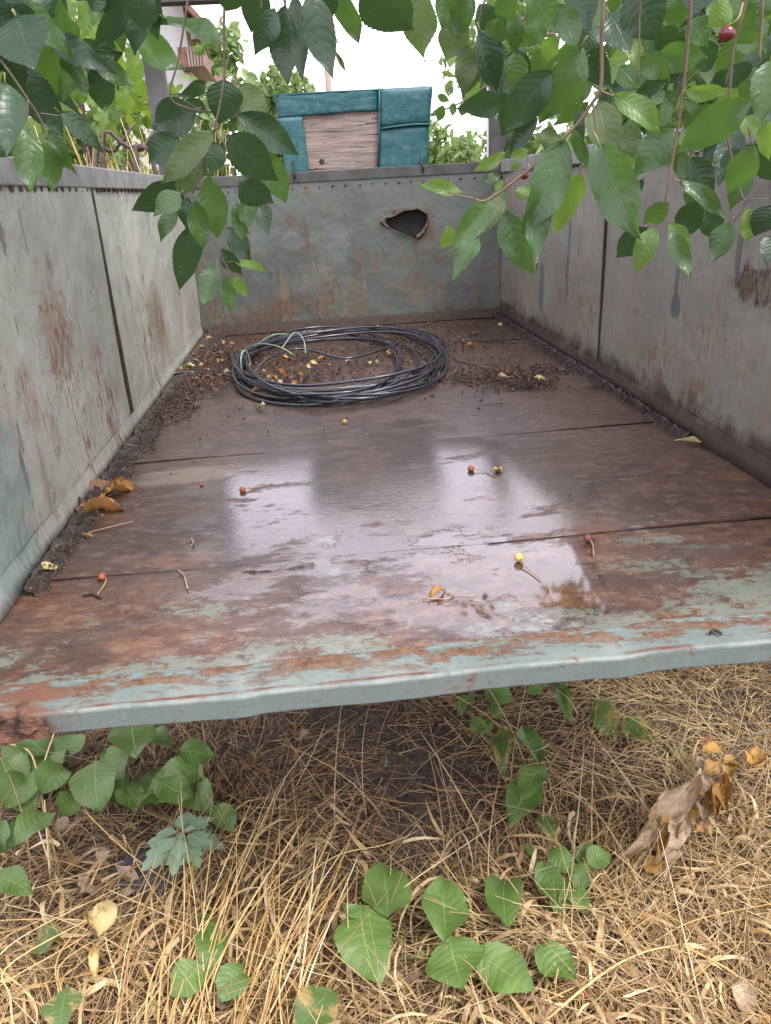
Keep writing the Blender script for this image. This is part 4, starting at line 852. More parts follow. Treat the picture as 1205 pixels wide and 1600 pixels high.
m = MB(); a0 = np.array(tq[0]); m.tube([a0+np.array((.045*math.cos(t)*.3, .035*math.cos(t), .045+.05*math.sin(t))) for t in np.linspace(0, 6.28, 16)[:-1]], .0028, 6, closed=True)
m.build('tie', M['wire'], coil, True)

# ------------------------------------------------------------------ litter in the bed
def chips(name, mat, P, size, seed, parent=None, asp=.55, tint=None, zj=.004, thick=.35):
    g = np.random.default_rng(seed); n = len(P); L = g.uniform(size[0], size[1], n)
    th = g.uniform(0, 6.28, n); x = np.stack([np.cos(th), np.sin(th), g.normal(0, .3, n)], 1)*L[:, None]; y = np.stack([-np.sin(th), np.cos(th), g.normal(0, .35, n)], 1)*(L*g.uniform(asp*.5, asp, n))[:, None]
    z = np.array([[0, 0, 1]])*(L*thick)[:, None]; B = P.copy(); B[:, 2] += g.uniform(0, zj, n)
    V = np.stack([B-x/2, B-y/2, B+x/2, B+y/2, B+z, B+z*.9+x*.25], 1).reshape(-1, 3); o = np.arange(n)[:, None]*6
    F = np.concatenate([o+np.array([[0, 1, 4]]), o+np.array([[1, 2, 5]]), o+np.array([[2, 3, 5]]), o+np.array([[3, 0, 4]]), o+np.array([[1, 5, 4]]), o+np.array([[3, 4, 5]])])
    t_ = np.repeat(np.clip(tint if tint is not None else g.random(n), 0, 1), 6)
    return obj(name, fastmesh(name, V, F, t_, False), mat, parent)
def area_pts(polys, seed, z=.004):
    """points spread on the trailer floor around seeds (px, py, spread_x, spread_y, count)"""
    g = np.random.default_rng(seed); out = []
    for (px, py, sx, sy, n) in polys:
        q = at_z(px, py, 0); p = np.stack([g.normal(q[0], sx, n), g.normal(q[1], sy, n), np.full(n, z)], 1); out.append(p)
    p = np.concatenate(out); ok = (np.abs(p[:, 0]) < BW-.03) & (p[:, 1] < BL-.03) & (p[:, 1] > .1); return p[ok]
litter = [(330, 560, .10, .13, 1500), (300, 600, .07, .10, 1100), (280, 640, .04, .12, 300), (430, 565, .14, .10, 900), (470, 590, .10, .07, 350), (640, 540, .16, .12, 700), (770, 590, .11, .07, 900), (820, 605, .05, .04, 350), (600, 575, .25, .12, 250), (700, 545, .2, .1, 400), (560, 520, .35, .06, 600)]
P = area_pts(litter, 3); o = chips('leaf_litter', M['grit'], P, (.006, .020), 5, tint=np.random.default_rng(1).beta(1.9, 2.1, len(P)), zj=.012)
tag(o, 'dark crumbled leaf litter strewn around the cable coil', 'leaf litter', kind='stuff')
P = area_pts([(600, 600, .30, .10, 90), (700, 620, .16, .10, 35), (500, 760, .3, .3, 12), (420, 640, .12, .05, 25)], 9); o = chips('cherry_pits', M['grit'], P, (.004, .010), 6, tint=np.full(len(P), .05), thick=.7, asp=.9)
tag(o, 'dark cherry pits scattered on the wet trailer floor', 'cherry pits', kind='stuff')
# ridge of black dirt along the left wall, thin one along the right
def ridge(side, y0, y1, wfun, hmax, label, seed):
    g = random.Random(seed); v = []; f = []; n = 150; k = 9
    for i in range(n+1):
        y = y0+(y1-y0)*i/n; w = wfun(y)*(1+.35*math.sin(y*9+seed)+.25*g.uniform(-1, 1)); w = max(w, .012)
        for j in range(k):
            t = j/(k-1); z = hmax*(1-t)**1.4*(1+.5*g.uniform(-1, 1)) + .0008
            if j == k-1: z = -.004
            x = side*(BW-.020-w*t*(1+.08*g.uniform(-1, 1))); v.append((x, y+g.uniform(-.004, .004), z+.005*(1-t)))
        if i: b = k*i; f += [(b-k+j, b+j, b+j+1, b-k+j+1) if side > 0 else (b-k+j+1, b+j+1, b+j, b-k+j) for j in range(k-1)]
    o = obj('dirt_ridge', pymesh('dirt_ridge', v, f, True), M['soil']); tag(o, label, 'dirt', kind='stuff')
    gg = np.random.default_rng(seed); m_ = int(2600*(y1-y0)/2.5); yy = gg.uniform(y0, y1, m_); ww = np.array([wfun(a) for a in yy])
    P = np.stack([side*(BW-.025-ww*gg.random(m_)**1.1*1.25), yy, .004+hmax*.5*gg.random(m_)], 1)
    return P
PL = ridge(-1, .35, 2.98, lambda y: .035 if y < .8 else (.05 if y < 1.1 else .075+.03*math.sin(y*3)), .014, 'ridge of black dirt along the foot of the left wall', 2)
PR = ridge(1, .9, 2.98, lambda y: .028+.012*math.sin(y*4), .012, 'thin line of dirt along the foot of the right wall', 5)
o = chips('dirt_crumbs', M['grit'], np.concatenate([PL, PR]), (.003, .011), 12, tint=np.random.default_rng(4).beta(1.2, 3.5, len(PL)+len(PR)), zj=.01)
tag(o, 'dark crumbs and chaff on the dirt along both walls', 'crumbs', kind='stuff')

def floor_leaf(px, py, ang, L, w, kind, label, group=None, z=.004, name='fallen_leaf', tilt=0., lift=.3):
    B = at_z(px, py, z); a = rad(ang); d = np.array([math.cos(a), math.sin(a), random.uniform(0, lift)*.5]); d /= np.linalg.norm(d)
    o = place_leaf(B-d*L/2+np.array([0, 0, .006]), B+d*L/2+np.array([0, 0, .006]), w, kind, None, tilt+random.uniform(-.15, .15), (0, 0, 1), name)
    return tag(o, label, 'leaf', group)
floor_leaf(75, 893, 25, .06, .025, 'yellow', 'pale yellow leaf lying flat near the left end of the sill', lift=0)
floor_leaf(162, 721, 5, .045, .024, 'orange', 'small orange dry leaf on the dirt by the left wall')
floor_leaf(683, 928, 35, .040, .017, 'orange', 'curled orange leaf in the puddle near the sill')
floor_leaf(1078, 693, -15, .07, .008, 'yellow', 'pale sliver of straw at the foot of the right wall', lift=0)
floor_leaf(138, 839, -20, .022, .016, 'orange', 'orange scrap of leaf beside a thin stem')
floor_leaf(167, 770, 15, .15, .075, 'orange', 'large crumpled orange leaf on top of the left-hand leaf clump', lift=.8)
floor_leaf(165, 796, 30, .14, .065, 'orange', 'crumpled amber leaf at the front of the left-hand leaf clump', lift=.4)
floor_leaf(148, 786, 70, .11, .06, 'brown', 'brown skeleton leaf inside the left-hand leaf clump', lift=.3)
floor_leaf(138, 803, -10, .07, .045, 'orange', 'small rust coloured leaf at the near end of the leaf clump', lift=.2)
lg = 'small dry leaves in the litter round the coil'
r4 = random.Random(11)
LITTER = [(326, 531, 'orange'), (318, 545, 'yellow'), (350, 536, 'tan'), (304, 556, 'yellow'), (293, 575, 'yellow'), (300, 565, 'tan'), (520, 507, 'orange'), (655, 519, 'tan'), (592, 512, 'tan'), (650, 528, 'orange'), (782, 509, 'yellow'), (735, 541, 'orange'), (843, 593, 'yellow'), (786, 591, 'tan'), (545, 565, 'yellow'), (576, 568, 'yellow'), (590, 566, 'tan'), (610, 552, 'orange'), (700, 565, 'yellow'), (625, 560, 'tan'), (440, 580, 'orange'), (455, 592, 'brown'), (420, 600, 'brown'), (470, 585, 'orange'), (430, 570, 'brown'), (480, 575, 'tan'), (408, 635, 'yellow'), (395, 552, 'brown'), (340, 552, 'brown'), (328, 590, 'brown'), (310, 600, 'brown'), (300, 590, 'brown'), (350, 600, 'brown'), (335, 610, 'brown'), (640, 590, 'tan'), (505, 560, 'orange'), (345, 565, 'orange'), (740, 520, 'brown'), (700, 520, 'brown'), (450, 560, 'orange'), (415, 580, 'tan'), (380, 525, 'brown'), (365, 540, 'orange'), (460, 600, 'orange'), (445, 588, 'orange'), (435, 598, 'tan'), (475, 595, 'brown'), (425, 590, 'orange'), (490, 568, 'yellow'), (515, 572, 'brown'), (405, 612, 'orange'), (285, 580, 'orange'), (315, 572, 'orange'), (355, 583, 'tan'), (322, 580, 'tan')]
def zone_of(px, py):
    return ('right of the coil' if px > 720 else 'behind the coil' if py < 530 else 'left of the coil' if px < 362 else
            'before the coil' if py > 605 else 'inside the coil at left' if px < 500 else 'inside the coil at right')
LOOK = {'orange': 'small curled orange', 'yellow': 'small pale yellow', 'tan': 'small dry tan', 'brown': 'small wet brown'}
ORD = ['first', 'second', 'third', 'fourth', 'fifth', 'sixth', 'seventh', 'eighth', 'ninth', 'tenth']
for (px, py, k) in LITTER:
    L = r4.uniform(.035, .07); z_ = zone_of(px, py)
    same = sorted(q for q in LITTER if q[2] == k and zone_of(q[0], q[1]) == z_)
    lab = (LOOK[k]+' leaf in litter '+z_) if len(same) == 1 else ORD[same.index((px, py, k))]+' from left of the '+LOOK[k]+' leaves '+z_
    floor_leaf(px, py, r4.uniform(0, 360), L, L*r4.uniform(.35, .6), k, lab, lg, .010, tilt=r4.uniform(-.4, .4), lift=.8)
def cherry(px, py, r, mat, label, stem=None, sr=.0012, jit=.03, husk=False):
    B = at_z(px, py, r*.9); t = thing('fallen_cherry', (B[0], B[1], 0), label, 'cherry', 'fallen cherries on the trailer floor')
    MB().ball(B, r, 12, 8, (1, 1, .9), jit=jit).build('fruit', mat, t, True)
    if stem:
        pts = [B+np.array([0, 0, r*.4])] + [at_z(a, b, .004) for a, b in stem]
        MB().tube(spline(pts, 5), sr, 5).build('stem', M['stemdry'], t, True)
    if husk:
        for a in range(4):
            th = a*1.57+.5; MB().tube([B+np.array([0, 0, r*.5]), B+np.array([math.cos(th)*.010, math.sin(th)*.008, r*(.6+.3*a)]), B+np.array([math.cos(th)*.015, math.sin(th)*.013, r*.1])], [.003, .0026, .001], 5).build('husk', M['cherry_yellow'], t, True)
cherry(379, 765, .0075, M['cherry_dry'], 'orange cherry with a straight pale stem left of the puddle', [(400, 762), (426, 755)])
cherry(159, 901, .0080, M['cherry_dry'], 'reddish cherry with hooked stem near the left wall', [(165, 900), (164, 912), (152, 930)])
cherry(736, 732, .0082, M['cherry_dry'], 'brown cherry with thin stem in the bright reflection', [(755, 736), (775, 744)])
cherry(778, 735, .0060, M['cherry_dark'], 'yellow split cherry husk beside the brown cherry', None, husk=True)
cherry(919, 841, .0085, M['cherry_dark'], 'dark red cherry with stem on the right of the puddle', [(926, 850), (928, 868)])
cherry(811, 871, .0088, M['cherry_yellow'], 'pale yellow cherry with long stem in the front puddle', [(825, 888), (845, 904)])
cherry(315, 757, .0045, M['cherry_dry'], 'tiny orange fruit on the pale scraped patch')
cherry(539, 659, .0082, M['cherry_yellow'], 'yellow-green cherry in front of the cable coil')
def stick(name, px, r, mat, label, cat='twig', z=.004):
    o = MB().tube(spline([at_z(a, b, z) for a, b in px], 5), [r]*(5*(len(px)-1)+1), 5).build(name, mat, None, True); return tag(o, label, cat)
stick('cherry_stalk', [(277, 890), (287, 898), (293, 920)], .0016, M['stemdry'], 'curved bare cherry stem on the second joint')
stick('cherry_stalk', [(298, 841), (302, 847), (299, 853)], .0016, M['stemdry'], 'short bent stem scrap left of the puddle')
stick('cherry_stalk', [(138, 832), (170, 824), (207, 815)], .0014, M['stemdry'], 'long thin stem below the orange leaf clump')
stick('fallen_twig', [(712, 562), (770, 578), (836, 596)], .0040, M['bark'], 'thin dark stick lying right of the cable coil')
stick('fallen_twig', [(262, 662), (285, 653), (298, 643)], .0020, M['bark'], 'small dark twig on the floor by the left dirt ridge')
stick('cherry_stalk', [(165, 683), (170, 695), (175, 707)], .0016, M['stemdry'], 'pale straw on the dirt ridge by the left wall', z=.02)
stick('cherry_stalk', [(178, 689), (200, 695), (215, 697)], .0013, M['stemdry'], 'bent straw across the dirt ridge by the left wall', z=.02)
stick('cherry_stalk', [(660, 935), (700, 935), (706, 925)], .0009, M['stemdry'], 'hair-thin stem beside the curled orange leaf')
stick('fallen_twig', [(130, 931), (142, 928), (158, 934)], .0028, M['darkgap'], 'black crumb of bark near the left end of the sill')
stick('fallen_twig', [(1110, 988), (1118, 985), (1127, 990)], .0028, M['darkgap'], 'black crumb of bark on the right end of the sill', z=.009)

# ------------------------------------------------------------------ dry grass on the ground
def gp(px, py, h=0.): return at_z(px, py, GZ+h)
def straws(name, mat, P, L, R, az, el, bend, seed, tint, n_seg=4, sides=3):
    g = np.random.default_rng(seed); n = len(P); t = np.linspace(0, 1, n_seg)
    d0 = np.stack([np.cos(az)*np.cos(el), np.sin(az)*np.cos(el), np.sin(el)], 1); side = np.stack([-np.sin(az), np.cos(az), np.zeros(n)], 1)
    C = P[:, None, :] + d0[:, None, :]*(L[:, None]*t)[:, :, None] + side[:, None, :]*((bend*L)[:, None]*t**2)[:, :, None]
    C[:, :, 2] -= (np.abs(bend)*L*.5)[:, None]*t**2*np.clip(np.sin(el), 0, 1)[:, None]
    C[:, :, 2] = np.maximum(C[:, :, 2], GZ-.004)
    up = np.cross(d0, side); V = []
    for k in range(sides):
        th = 2*math.pi*k/sides; o = side*math.cos(th)+up*math.sin(th)
        V.append(C + o[:, None, :]*(R[:, None]*(1-.65*t))[:, :, None])
    V = np.stack(V, 2).reshape(-1, 3); F = []
    base = (np.arange(n)*n_seg*sides)[:, None]
    for s in range(n_seg-1):
        for k in range(sides):
            F.append(base + np.array([[s*sides+k, s*sides+(k+1) % sides, (s+1)*sides+(k+1) % sides, (s+1)*sides+k]]))
    return obj(name, fastmesh(name, V, np.concatenate(F), np.repeat(tint, n_seg*sides), True), mat)
g = np.random.default_rng(17)
bare_c = [(gp(660, 1200), .14, .26), (gp(690, 1240), .08, .10), (gp(650, 1270), .10, .12), (gp(640, 1340), .06, .08), (gp(230, 1370), .06, .05), (gp(560, 1130), .22, .12)]
def density(p):
    k = np.ones(len(p))
    for c_, rx, ry in bare_c: k = np.minimum(k, 1-np.exp(-(((p[:, 0]-c_[0])/rx)**2+((p[:, 1]-c_[1])/ry)**2))*.95)
    k *= np.where(p[:, 1] > .25, .5, 1); return k
def scatter(n, lo, hi, seed):
    g = np.random.default_rng(seed); p = np.stack([g.uniform(lo[0], hi[0], n), g.uniform(lo[1], hi[1], n), np.zeros(n)], 1); return p[g.random(n) < density(p)]
# lying mat of short pieces
P = scatter(62000, (-1.25, -.75), (1.35, 1.2), 31); n = len(P); P[:, 2] = ground_h(P[:, 0], P[:, 1]) + g.exponential(.010, n)*(1+1.0*(P[:, 0] > .25))
right = np.clip((P[:, 0]+.1)/.6, 0, 1)
ti = np.clip(g.normal(.50, .25, n)+.26*right-.05, 0, 1)
o = straws('straw_mat', M['straw'], P, g.uniform(.02, .11, n), g.uniform(.0007, .0017, n), np.where(g.random(n) < .55, 1.4+1.5*np.sin(P[:, 0]*6+1.3*np.cos(P[:, 1]*5))+1.2*np.cos(P[:, 1]*7+P[:, 0]*3)+g.normal(0, .45, n), g.uniform(0, 6.28, n)), g.normal(.06, .22, n), g.normal(0, .22, n), 2, ti)
tag(o, 'matted dry straw covering the ground in front of the trailer', 'straw', kind='stuff')
# longer stems, leaning
P = scatter(3600, (-1.25, -.75), (1.35, .6), 33); n = len(P); P[:, 2] = ground_h(P[:, 0], P[:, 1])
ti = np.clip(g.normal(.62, .22, n)+.2*(P[:, 0] > .2), 0, 1)
o = straws('dry_grass', M['straw'], P, g.uniform(.08, .34, n), g.uniform(.0007, .0021, n), g.normal(1.2, 1.3, n), np.abs(g.normal(.32, .25, n)), g.normal(0, .25, n), 5, ti, 6)
tag(o, 'thin dry grass stems tangled over the straw mat', 'dry grass', kind='stuff')
P = scatter(2600, (-3, -3), (3, 5), 35); n = len(P); P[:, 2] = GZ
o = straws('dry_grass', M['straw'], P, g.uniform(.10, .35, n), g.uniform(.001, .0022, n), g.uniform(0, 6.28, n), np.abs(g.normal(.6, .3, n)), g.normal(0, .3, n), 6, np.clip(g.normal(.55, .2, n), 0, 1), 5)
tag(o, 'thin dry grass standing further out around the trailer', 'dry grass', kind='stuff')
# broader dry blades, flattened and curled
P = scatter(4200, (-1.25, -.75), (1.35, .5), 37); n = len(P); P[:, 2] = ground_h(P[:, 0], P[:, 1]) + g.uniform(.002, .03, n)
az = g.uniform(0, 6.28, n); L = g.uniform(.04, .15, n); Wd = g.uniform(.0015, .0050, n); bd = g.normal(0, .3, n); V = []
for k in range(6):
    t_ = k/5; cx_ = P + np.stack([np.cos(az+bd*t_*2)*L*t_, np.sin(az+bd*t_*2)*L*t_, .02*np.sin(t_*3.1+bd*3)+g.normal(0, .001, n)], 1)
    sd = np.stack([-np.sin(az+bd*t_*2), np.cos(az+bd*t_*2), .8*np.sin(t_*4+bd*9)], 1)*(Wd*(1-.85*t_**2))[:, None]; V += [cx_-sd, cx_+sd]
V = np.stack(V, 1).reshape(-1, 3); o_ = np.arange(n)[:, None]*12
F = np.concatenate([o_+np.array([[2*k, 2*k+1, 2*k+3, 2*k+2]]) for k in range(5)])
o = obj('dry_blades', fastmesh('dry_blades', V, F, np.repeat(np.clip(g.normal(.58, .25, n), 0, 1), 12), True), M['straw']); tag(o, 'flat curled dry grass blades scattered through the straw', 'dry grass', kind='stuff')
# soil crumbs
gq = np.random.default_rng(40); P = np.stack([gq.uniform(-1, 1.1, 6000), gq.uniform(-.7, .9, 6000), np.zeros(6000)], 1); P[:, 2] = ground_h(P[:, 0], P[:, 1])
o = chips('soil_crumbs', M['grit'], P, (.004, .018), 14, tint=gq.beta(2.2, 2.6, 6000), zj=.004, thick=.5, asp=.9); tag(o, 'dark soil crumbs and chaff on the bare ground', 'soil', kind='stuff')

# tufts of long golden stalks, each stalk its own piece
def tuft(label, stalks, rad_=.0019, mat='stalk', seed=1):
    r = random.Random(seed); b = gp(*stalks[0][0][:2]); t = thing('dry_grass_tuft', (b[0], b[1], GZ), label, 'dry grass')
    for s in stalks:
        pts = [at_z(q[0], q[1], GZ+q[2]) for q in s]; sp = spline(pts, 6); rr = rad_*1.15*r.uniform(.5, 1.3)
        MB().tube(sp, list(np.linspace(rr, rr*.45, len(sp))), 5).build('stalk', M[mat], t, True)
    return t
r5 = random.Random(3); st = []
for i in range(40):
    bx0 = r5.uniform(170, 480); lean = r5.gauss(85, 55); top = r5.uniform(1215, 1400); bw = r5.gauss(0, 14)
    st.append([(bx0, 1650+r5.uniform(-20, 30), .01), (bx0+lean*.45+bw, 1650+(top-1650)*.5, .09), (bx0+lean*1.15, top, r5.uniform(.08, .17))])
tuft('dense fan of golden stalks rising from the bottom edge left of centre', st, .0017, seed=2)
st = [[(300+i*30, 1640, .01), (372+i*34, 1500+r5.uniform(-10, 10), .07), (455+i*40, 1365+r5.uniform(-20, 20), .10)] for i in range(3)]
st += [[(170, 1390, .05), (400, 1490, .07), (620, 1556, .04)], [(95, 1530, .03), (290, 1370, .09), (440, 1225, .12)], [(150, 1540, .02), (255, 1370, .08), (345, 1225, .13)], [(60, 1460, .02), (230, 1345, .06), (420, 1290, .06)], [(130, 1265, .05), (210, 1340, .05), (330, 1420, .03)]]
tuft('loose crossing golden stalks over the bare stone at lower left', st, .0016, seed=4)
st = [[(60, 1260, .02), (45, 1200, .06), (30, 1165, .10)], [(62, 1262, .02), (66, 1205, .08), (90, 1130, .16)], [(70, 1270, .02), (50, 1180, .1), (10, 1160, .12)], [(95, 1370, .0), (80, 1310, .04), (66, 1270, .06)], [(88, 1372, .0), (72, 1330, .04), (58, 1290, .05)], [(80, 1380, .0), (75, 1320, .05), (70, 1250, .08)]]
tuft('forked amber stalk standing at the left below the rusted hinge', st, .0026, seed=5)
st = [[(800, 1640, .01), (930, 1530, .07), (1000, 1490, .08), (1060, 1476, .07)], [(1064, 1476, .06), (1130, 1510, .05), (1205, 1560, .03)], [(995, 1490, .03), (1080, 1440, .06), (1205, 1412, .06)], [(850, 1570, .02), (940, 1552, .04), (1030, 1535, .04)], [(1090, 1315, .05), (1115, 1370, .04), (1130, 1400, .02)], [(780, 1600, .02), (860, 1560, .05), (990, 1500, .05)]]
tuft('long pale stalks crossing the lower right corner', st, .0022, seed=6)
st = [[(560, 1450, .02), (640, 1380, .09), (720, 1325, .10), (800, 1270, .08)], [(480, 1270, .01), (540, 1240, .05), (640, 1255, .06), (720, 1250, .03)], [(430, 1410, .02), (520, 1340, .08), (600, 1320, .08), (650, 1300, .06)], [(740, 1345, .02), (735, 1420, .06), (790, 1450, .05), (830, 1500, .02)], [(700, 1370, .02), (780, 1380, .05), (830, 1450, .04)], [(585, 1180, .02), (600, 1130, .06), (620, 1090, .10)], [(460, 1120, .02), (462, 1180, .05), (455, 1240, .03)]]
tuft('few bent straws reaching over the bare soil in the middle', st, .0013, seed=7)
st = []
for i in range(12):
    a = r5.uniform(0, 380); st.append([(a, 1650, .01), (a+r5.uniform(-70, 70), 1560, .05), (a+r5.uniform(-110, 140), 1470+r5.uniform(-40, 40), .08), (a+r5.uniform(-140, 240), 1400+r5.uniform(-60, 60), .08)])
st += [[(-20, 1490, .08), (5, 1520, .09), (30, 1555, .09)]]
tuft('pale broken straws piled in the bottom left corner', st, .0015, 'stalk', 8)
st = []
for i in range(30):
    a = r5.uniform(860, 1210); b = r5.uniform(1330, 1600); st.append([(a, b, .01), (a+r5.uniform(-60, 60), b-50, .05), (a+r5.uniform(-90, 110), b-110, .06)])
tuft('short golden stalks tangled on the right below the withered branch', st, .0014, seed=9)

# ------------------------------------------------------------------ green shoots and dead leaves on the ground
G1, G2, G3 = crop(2.869, 0, 1140), crop(2.41, 400, 1060), crop(2.758, 850, 1020)
def shoot(name, label, cat, cv, stems, leaves, h=.06, stem_mat='petiole', sr=.0020, tilt=.35, group=None, wk=1.1):
    b = gp(*cv(*stems[0][0][:2])) if stems else gp(*cv(*leaves[0][:2]))
    t = thing(name, (b[0], b[1], GZ), label, cat, group)
    for s in stems:
        pts = [at_z(*cv(q[0], q[1]), GZ+(q[2] if len(q) > 2 else h)) for q in s]; sp = spline(pts, 5)
        MB().tube(sp, list(np.linspace(sr, sr*.6, len(sp))), 6).build('stem', M[stem_mat], t, True)
    for lf in leaves:
        bx0, by0, tx, ty, w, kind = lf[:6]; hh = (lf[6] if len(lf) > 6 else h)+.022; sl = lf[7] if len(lf) > 7 else random.uniform(-.02, .02)
        B = at_z(*cv(bx0, by0), GZ+hh); T = at_z(*cv(tx, ty), GZ+max(.012, hh+sl)); dist = np.linalg.norm(B-CAM)
        wid = w/(1/(cv(1, 0)[0]-cv(0, 0)[0]))/FPX*dist
        nrm = np.array([0, 0, 1.0])*.75 + (CAM-B)/dist*.5
        place_leaf(B, T, wid*wk, kind, t, random.uniform(-tilt, tilt), nrm)
    return t
shoot('cherry_sucker', 'creeping green cherry sucker with large oval leaves at bottom centre', 'plant', G2, [[(380, 1085, .02), (640, 1040, .04), (880, 1000, .06), (1100, 920, .05), (1205, 840, .03)], [(640, 1040, .04), (560, 1000, .05), (490, 930, .06)], [(880, 1000, .05), (800, 985, .06)]], [
    (495, 915, 488, 685, 158, 'ground', .07), (395, 868, 425, 1088, 172, 'ground', .07), (320, 925, 352, 950, 40, 'ground', .05), (715, 992, 712, 752, 152, 'ground', .07), (735, 985, 765, 1168, 185, 'ground', .05), (838, 1030, 1042, 1178, 130, 'ground', .05), (940, 932, 925, 662, 118, 'ground', .07), (1055, 1010, 1200, 1140, 110, 'ground', .05), (380, 900, 345, 850, 60, 'ground', .08)], .06)
shoot('green_sprig', 'three overlapping pale green leaves on the straw right of centre', 'plant', G2, [[(1065, 545, .01), (1075, 430, .04), (1085, 320, .07)]], [(1070, 322, 1008, 182, 100, 'ground', .08), (1084, 325, 990, 418, 86, 'ground', .075), (1062, 390, 945, 495, 118, 'ground', .06)])
shoot('green_sprig', 'upright yellow-green leaf beside the bare soil under the sill', 'plant', G2, [[(925, 330, .01), (930, 250, .03)]], [(932, 185, 930, 322, 68, 'turn', .06)])
shoot('green_sprig', 'small round leaf on the straw below the three overlapping leaves', 'plant', G2, [[(1090, 600, .01), (1100, 560, .03)]], [(1072, 520, 1125, 575, 70, 'turn', .05)])
shoot('green_sprig', 'bright narrow leaves peeking out under the sill right of centre', 'plant', G2, [[(1100, 20, .03), (1000, 45, .05), (800, 70, .04)]], [(1140, 15, 1178, 122, 52, 'ground', .08), (815, 60, 760, 105, 45, 'ground', .06), (1020, 50, 1090, 30, 40, 'ground', .06), (860, 30, 960, 60, 90, 'ground', .05), (900, 90, 905, 140, 40, 'ground', .05)])
shoot('green_sprig', 'greyish round leaves on the soil under the sill', 'plant', G2, [[(850, 220, .01), (850, 190, .03)]], [(850, 150, 815, 205, 55, 'ground', .03), (850, 150, 880, 205, 55, 'ground', .03)])
shoot('green_sprig', 'dark leafy clump half hidden in straw left of the withered branch', 'plant', G2, [[(1160, 900, .01), (1150, 800, .04), (1130, 660, .07)]], [(1078, 690, 1135, 852, 82, 'ground', .06), (1110, 640, 1195, 725, 70, 'ground', .07), (1165, 760, 1125, 890, 72, 'ground', .05), (1200, 650, 1290, 690, 80, 'ground', .05), (1180, 720, 1270, 770, 80, 'ground', .04), (1250, 700, 1330, 640, 70, 'ground', .05), (1040, 630, 1020, 660, 50, 'ground', .04), (1210, 790, 1230, 860, 60, 'ground', .05)])
shoot('green_sprig', 'half yellowed leaf at the bottom edge left of the sucker', 'plant', G2, [[(300, 1150, .01), (280, 1180, .03)]], [(285, 1175, 165, 1305, 118, 'turn', .05)])
shoot('bramble_plant', 'cluster of broad green leaves under the left end of the sill', 'plant', G1, [[(560, 420, .0), (600, 250, .05), (640, 120, .08)], [(420, 420, .0), (410, 250, .05)], [(200, 420, .0), (180, 200, .05), (200, 60, .08)]], [
    (430, 140, 398, 338, 160, 'ground', .10), (590, -40, 600, 118, 170, 'ground', .12), (800, 95, 960, 105, 100, 'ground', .10), (905, 170, 640, 305, 175, 'ground', .07), (625, 335, 735, 110, 150, 'ground', .06), (800, 160, 860, 330, 150, 'ground', .05), (240, 60, 150, 260, 150, 'ground', .05), (140, 200, 30, 330, 130, 'ground', .04), (330, 20, 300, 130, 120, 'ground', .07), (520, 200, 500, 340, 110, 'ground', .04), (120, 60, 20, 150, 120, 'ground', .05), (60, 210, 130, 340, 120, 'ground', .03), (660, 10, 760, 90, 90, 'ground', .05)] + [(x_, y_, x_+dx_, y_+dy_, w_, 'ground', h_) for (x_, y_, dx_, dy_, w_, h_) in ((20, 120, 90, 110, 110, .06), (90, 30, 120, 60, 110, .09), (280, 150, -90, 120, 120, .07), (480, 100, 70, 130, 110, .07), (700, 230, 150, 60, 120, .09), (560, 260, 40, 120, 100, .06), (850, 240, 90, 110, 100, .05), (330, 300, -70, 90, 90, .05), (980, 340, 60, 120, 90, .05))])
shoot('green_sprig', 'shiny oval leaves at the left edge beside the amber stalk', 'plant', G1, [[(30, 620, .0), (40, 540, .06), (55, 490, .10)]], [(60, 505, 240, 342, 108, 'ground', .12), (0, 570, 95, 395, 80, 'ground', .10), (-10, 420, 20, 540, 60, 'ground', .11)])
shoot('green_sprig', 'single green leaf cut by the left edge of the picture', 'plant', G1, [[(50, 900, .0), (40, 780, .06), (20, 690, .09)]], [(-30, 660, 132, 690, 100, 'ground', .10)])
shoot('green_sprig', 'pale serrated leaf low on the straw near the left edge', 'plant', G1, [[(200, 990, .0), (200, 930, .02)]], [(275, 900, 108, 985, 118, 'turn', .04)])
shoot('green_sprig', 'three green leaves behind the golden stalks at lower left', 'plant', G1, [[(960, 1120, .0), (940, 1000, .04), (920, 880, .06)]], [(935, 865, 960, 1045, 115, 'ground', .06), (912, 1045, 762, 1188, 122, 'ground', .06), (1090, 1050, 992, 1212, 112, 'ground', .05), (910, 880, 930, 830, 60, 'ground', .05)])
shoot('green_sprig', 'yellow tipped leaf at the bottom edge near the left corner', 'plant', G1, [[(285, 1330, .0), (285, 1260, .03)]], [(295, 1165, 268, 1320, 118, 'turn', .06)])
shoot('wilted_weed', 'limp pale green jagged leaf hanging over the dark stone', 'plant', G1, [[(405, 1110, .0), (420, 960, .04), (450, 860, .06)]], [(440, 945, 500, 750, 95, 'yellow', .06), (420, 900, 390, 800, 50, 'yellow', .05), (430, 960, 415, 1120, 34, 'yellow', .05)])
